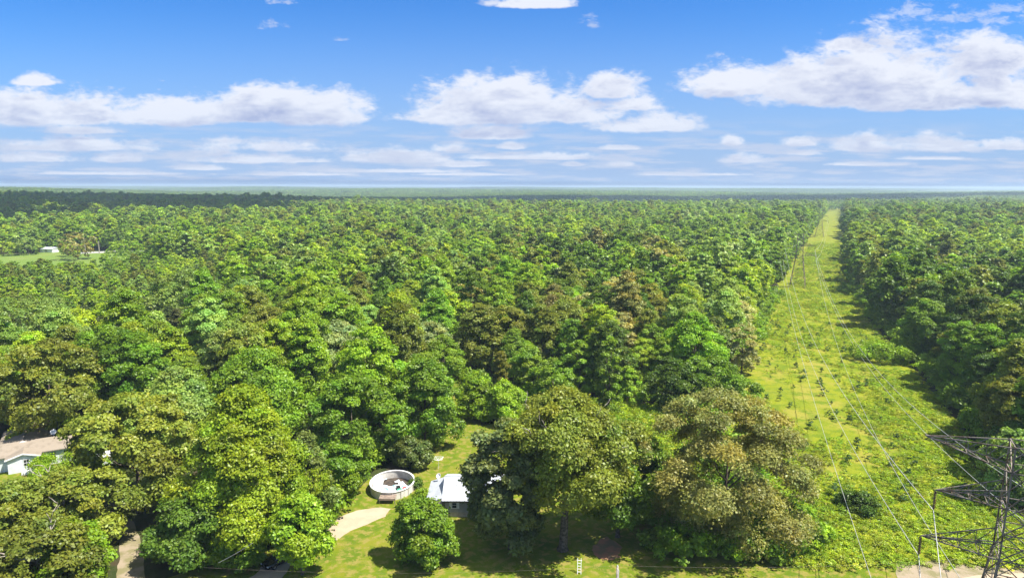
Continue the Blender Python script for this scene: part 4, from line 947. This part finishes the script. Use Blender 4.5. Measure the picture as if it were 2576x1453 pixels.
lofted([sect(-0.28, 0.60, 1.40, 1.46, 0.95), sect(0.3, 0.62, 1.42, 1.49, 0.95), sect(0.92, 0.60, 1.41, 1.475, 0.95)], M['car'], 'roof', car)
for sx_ in (-0.86, 0.86):
    for sy_ in (-1.35, 1.35):
        w_ = MB().lathe([(0.0, -0.1), (0.2, -0.1), (0.31, -0.09), (0.33, 0), (0.31, 0.09), (0.2, 0.1), (0, 0.1)], 16).build('wheel', M['tyre'], car, True)
        w_.location = (sx_, sy_, 0.33); w_.rotation_euler = (0, math.pi/2, 0)
        MB().lathe([(0.0, -0.112), (0.17, -0.108), (0.17, 0.108), (0, 0.112)], 12).build('rim', M['steel'], w_)
for sx_ in (-0.62, 0.62): MB().box(sx_-0.14, sx_+0.14, -2.19, -2.08, 0.58, 0.72).build('headlight', M['white_metal'], car)
# ------------------------------------------------------------------ far shed, house in the wood, far poles
sx0, sy0 = gp(125, 634)
fs_ = empty('farm_shed', (sx0, sy0, 0), 'long white metal shed on the far field', 'shed', math.radians(-8))
MB().box(-5, 5, -3, 3, 0, 2.6).build('wall', M['white'], fs_)
MB().add([(-5.3, -3.4, 2.5), (5.3, -3.4, 2.5), (5.3, 0, 3.8), (-5.3, 0, 3.8), (5.3, 3.4, 2.5), (-5.3, 3.4, 2.5)], [(0, 1, 2, 3), (3, 2, 4, 5), (0, 5, 4, 1), (0, 3, 5), (1, 4, 2)]).build('roof', M['white_metal'], fs_)
MB().box(-7.2, -5.4, -2, 2, 0, 2.2).build('side_room', M['clay'], fs_)
MB().box(-1, 1, -3.06, -3.002, 0, 2.2).build('door', M['siding'], fs_)
for nmx, (px, py), tp in (('left', (215, 637), 16), ('right', (250, 637), 12)):
    x, y = gp(px, py)
    pp = empty('utility_pole', (x, y, 0), f"pale roadside pole beside the far field, {'nearer the white shed' if nmx == 'left' else 'farther from the white shed'}", 'utility pole', 0, 'poles along the far road')
    MB().tube([(0, 0, 0), (0, 0, tp*0.72)], [0.35, 0.22], 8).build('pole', M['pale_bark'], pp); MB().box(-1.2, 1.2, -0.1, 0.1, tp*0.64, tp*0.66).build('crossarm', M['pale_bark'], pp)
x, y = gp(652, 585, 12)
hh3 = empty('house', (x, y, 0), 'far house roof just showing above the treetops of the middle wood', 'house', 0.2)
MB().box(-8, 8, -4, 4, 0, 11.0).build('wall', M['block'], hh3)
MB().add([(-9, -5, 10.8), (9, -5, 10.8), (9, 5, 10.8), (-9, 5, 10.8), (-5, 0, 14), (5, 0, 14)], [(0, 1, 5, 4), (2, 3, 4, 5), (0, 4, 3), (1, 2, 5), (3, 2, 1, 0)]).build('roof', M['shingle'], hh3)
# ------------------------------------------------------------------ lattice towers and wires
AZ = math.radians(27)
adir = Vector((math.cos(AZ), -math.sin(AZ), 0)); ldir = Vector((math.sin(AZ), math.cos(AZ), 0))
def beam(mb, a, b, w):
    a, b = Vector(a), Vector(b); t = (b-a).normalized(); u = t.cross(Vector((0, 0, 1)))
    if u.length < 0.05: u = Vector((1, 0, 0))
    u.normalize(); v = t.cross(u); h_ = w*0.46
    vs = [p_+u*i_*h_+v*j_*h_ for p_ in (a, b) for i_, j_ in ((-1, -1), (1, -1), (1, 1), (-1, 1))]
    mb.add(vs, [(0, 1, 5, 4), (1, 2, 6, 5), (2, 3, 7, 6), (3, 0, 4, 7), (3, 2, 1, 0), (4, 5, 6, 7)])
def tower(base, label, zs=(15.6, 20.3, 23.6), arms=(7.3, 6.6, 7.6), k=1.0):
    t = empty('transmission_tower', base, label, 'transmission tower', -AZ)      # local x = arm direction
    hw = lambda z: (3.6-(3.6-1.55)*min(1, z/15.0) if z < 15 else 1.55-0.35*(z-15)/12)*k
    cor = [(-1, -1), (1, -1), (1, 1), (-1, 1)]; lv = [0, 5, 9.2, 12.6, zs[0], 18.0, zs[1], zs[2], 25.9]
    for sx_, sy_ in cor:
        lg = MB()
        for a in range(len(lv)-1): beam(lg, (sx_*hw(lv[a]), sy_*hw(lv[a]), lv[a]), (sx_*hw(lv[a+1]), sy_*hw(lv[a+1]), lv[a+1]), 0.17*k if a < 4 else 0.14*k)
        lg.build('leg', M['steel'], t)
    for f in range(4):
        c0, c1 = cor[f], cor[(f+1) % 4]; br = MB()
        for a in range(len(lv)-1):
            z0, z1 = lv[a], lv[a+1]; A0 = (c0[0]*hw(z0), c0[1]*hw(z0), z0); B0 = (c1[0]*hw(z0), c1[1]*hw(z0), z0); A1 = (c0[0]*hw(z1), c0[1]*hw(z1), z1); B1 = (c1[0]*hw(z1), c1[1]*hw(z1), z1)
            beam(br, A0, B1, 0.085*k); beam(br, B0, A1, 0.085*k); beam(br, A1, B1, 0.085*k)
            if a < 4:
                mA = [(A0[q]+A1[q])/2 for q in range(3)]; mB = [(B0[q]+B1[q])/2 for q in range(3)]; beam(br, mA, mB, 0.06*k)
                beam(br, mA, [(A1[q]+B1[q])/2 for q in range(3)], 0.055*k); beam(br, mB, [(A1[q]+B1[q])/2 for q in range(3)], 0.055*k)
        br.build('bracing', M['steel'], t)
    tips = {}
    for li_, (z, L) in enumerate(zip(zs, arms)):
        for s in (-1, 1):
            am = MB(); w = hw(z); tip = Vector((s*L, 0, z+(1.9 if li_ == 2 else 0.15)))
            zu = z+(1.9 if li_ == 2 else 1.7); dz_ = 0.35 if li_ == 2 else 0
            lo_ = [Vector((s*w, q*w, z)) for q in (-1, 1)]; hi_ = [Vector((s*w*0.95, q*w*0.95, zu+dz_)) for q in (-1, 1)]
            for a in lo_: beam(am, a, tip, 0.10*k)
            for a in hi_: beam(am, a, tip, 0.085*k)
            for a in range(1, 4):
                f = a/4; l0, l1 = lo_[0].lerp(tip, f), lo_[1].lerp(tip, f); u0, u1 = hi_[0].lerp(tip, f), hi_[1].lerp(tip, f); f2 = (a-1)/4
                beam(am, l0, l1, 0.06*k); beam(am, l0, u0, 0.055*k); beam(am, l1, u1, 0.055*k)
                beam(am, lo_[0].lerp(tip, f2), l1, 0.055*k); beam(am, l0, hi_[0].lerp(tip, f2), 0.055*k); beam(am, l1, hi_[1].lerp(tip, f2), 0.055*k)
            beam(am, lo_[0], lo_[1], 0.08*k)
            am.build('crossarm', M['steel'], t)
            if li_ < 2:
                ins = MB(); prof = [(0.02, 0)]
                for q in range(11): prof += [(0.03, -0.1-q*0.155), (0.15, -0.17-q*0.155), (0.03, -0.2-q*0.155)]
                ins.lathe([(r__*k, z__) for r__, z__ in prof]+[(0.02, -1.95)], 10, c=(tip.x, 0, tip.z-0.05)).build('insulator', M['insul'], t, True)
                tips[(li_, s)] = (tip.x, 0, tip.z-2.0)
            else: tips[(li_, s)] = tuple(tip)
    bpy.context.view_layer.update()
    return {q: t.matrix_world @ Vector(v_) for q, v_ in tips.items()}
B1 = Vector((45.0, 56.6, 0))
_d = ray(2006, 720); _k = 355/math.hypot(_d[0], _d[1]); bx2, by2 = float(_d[0]*_k), float(_d[1]*_k)
T1 = tower(B1, 'near steel lattice transmission tower rising at the right border over the dirt road', arms=(7.4, 6.6, 7.8))
T2 = tower(Vector((bx2, by2, 0)), 'far rusty lattice transmission tower standing in the clearing', k=1.0)
B3 = Vector((bx2+0.476*330, by2+330, 0))
T3 = tower(Vector((B3.x, B3.y, float(hgt(B3.x, B3.y)))), 'farthest lattice transmission tower deep in the clearing', k=1.1)
wl_ = {0: 'lower', 1: 'middle', 2: 'top'}
for (li_, s), a in T1.items():
    b = T2[(li_, s)]; sd_ = 'left' if s < 0 else 'right'
    if li_ == 2: continue
    wire(a, b, {(0, -1): 10, (1, -1): 10, (0, 1): 12, (1, 1): 14}[(li_, s)], 0.034, f"long wire from the {wl_[li_]} {sd_} arm of the near tower down the clearing", group='wires along the power line clearing', n=90)
    c_ = a-ldir*130; c_.z = a.z+6
    wire(a, c_, 9, 0.035, f"short run of wire from the {wl_[li_]} {sd_} near tower arm towards the bottom edge", group='wires along the power line clearing', n=40)
    wire(b, T3[(li_, s)], 7, 0.035, f"far wire from the {wl_[li_]} {sd_} arm of the far rusty tower onward", group='wires along the power line clearing', n=50)
q1 = gp(2485, 1398, 11.5); e1 = Vector((q1[0], q1[1], 11.5))
wire(e1-ldir*20, T2[(1, 1)], 13.0, 0.032, 'wire passing in front of the near tower body, middle one of the clearing', group='wires along the power line clearing', n=90)
q0 = gp(2299, 1453, 9.0)
e0 = Vector((q0[0], q0[1], 9.0)); b = T2[(0, -1)]+adir*(-1.5)
wire(e0-ldir*25+Vector((0, 0, -0.6)), b, 6.0, 0.032, 'lowest wire left of the near tower, ending at the bottom edge', group='wires along the power line clearing', n=90)
# ------------------------------------------------------------------ clouds aloft whose shade falls on the far woods
cm_ = bpy.data.materials.new('cloud_vapour'); cm_.use_nodes = True; b_ = cm_.node_tree.nodes['Principled BSDF']; b_.inputs['Base Color'].default_value = (0.9, 0.9, 0.92, 1); b_.inputs['Roughness'].default_value = 1
def cloud(cx, cy, cz, rx, ry, rz, seed):
    import bmesh
    bm = bmesh.new(); r = random.Random(seed)
    for k in range(26):
        an = r.uniform(0, 6.28); rr = math.sqrt(r.random())*0.85; m4 = bmesh.ops.create_icosphere(bm, subdivisions=2, radius=1)
        sc = r.uniform(0.22, 0.42)
        for v in m4['verts']: v.co = Vector((v.co.x*sc*rx+math.cos(an)*rr*rx, v.co.y*sc*ry+math.sin(an)*rr*ry, v.co.z*sc*rz*1.6 if v.co.z > 0 else v.co.z*sc*rz*0.5))
    me = bpy.data.meshes.new('cloud'); bm.to_mesh(me); bm.free(); me.materials.append(cm_)
    o_ = link('cloud', me); o_.location = (cx, cy, cz); return tag(o_, kind='structure')
def shade_at(gx_, gy_, rx, ry, seed, z=1500):
    f = z/sd.z; cloud(gx_+sd.x*f, gy_+sd.y*f, z, rx, ry, 120, seed)
shade_at(-720, 860, 430, 330, 1)
shade_at(-1050, 1500, 600, 520, 2)
shade_at(-380, 1750, 520, 560, 5)
shade_at(350, 2450, 900, 560, 3)
shade_at(1500, 2900, 900, 500, 4)
# ------------------------------------------------------------------ haze
hm = bpy.data.materials.new('haze'); hm.use_nodes = True; nt = hm.node_tree; nt.nodes.clear()
pv = nd(nt, 'ShaderNodeVolumePrincipled'); pv.inputs['Density'].default_value = 1.45e-4; pv.inputs['Color'].default_value = (0.70, 0.88, 1.0, 1); pv.inputs['Anisotropy'].default_value = 0.1
om = nd(nt, 'ShaderNodeOutputMaterial'); nt.links.new(pv.outputs[0], om.inputs['Volume'])
lo_z = float(min(gz.min(), 0))-1.5
hb = MB().box(-71000, 71000, -71000, 71000, lo_z, 62).build('haze', hm); tag(hb, kind='stuff')
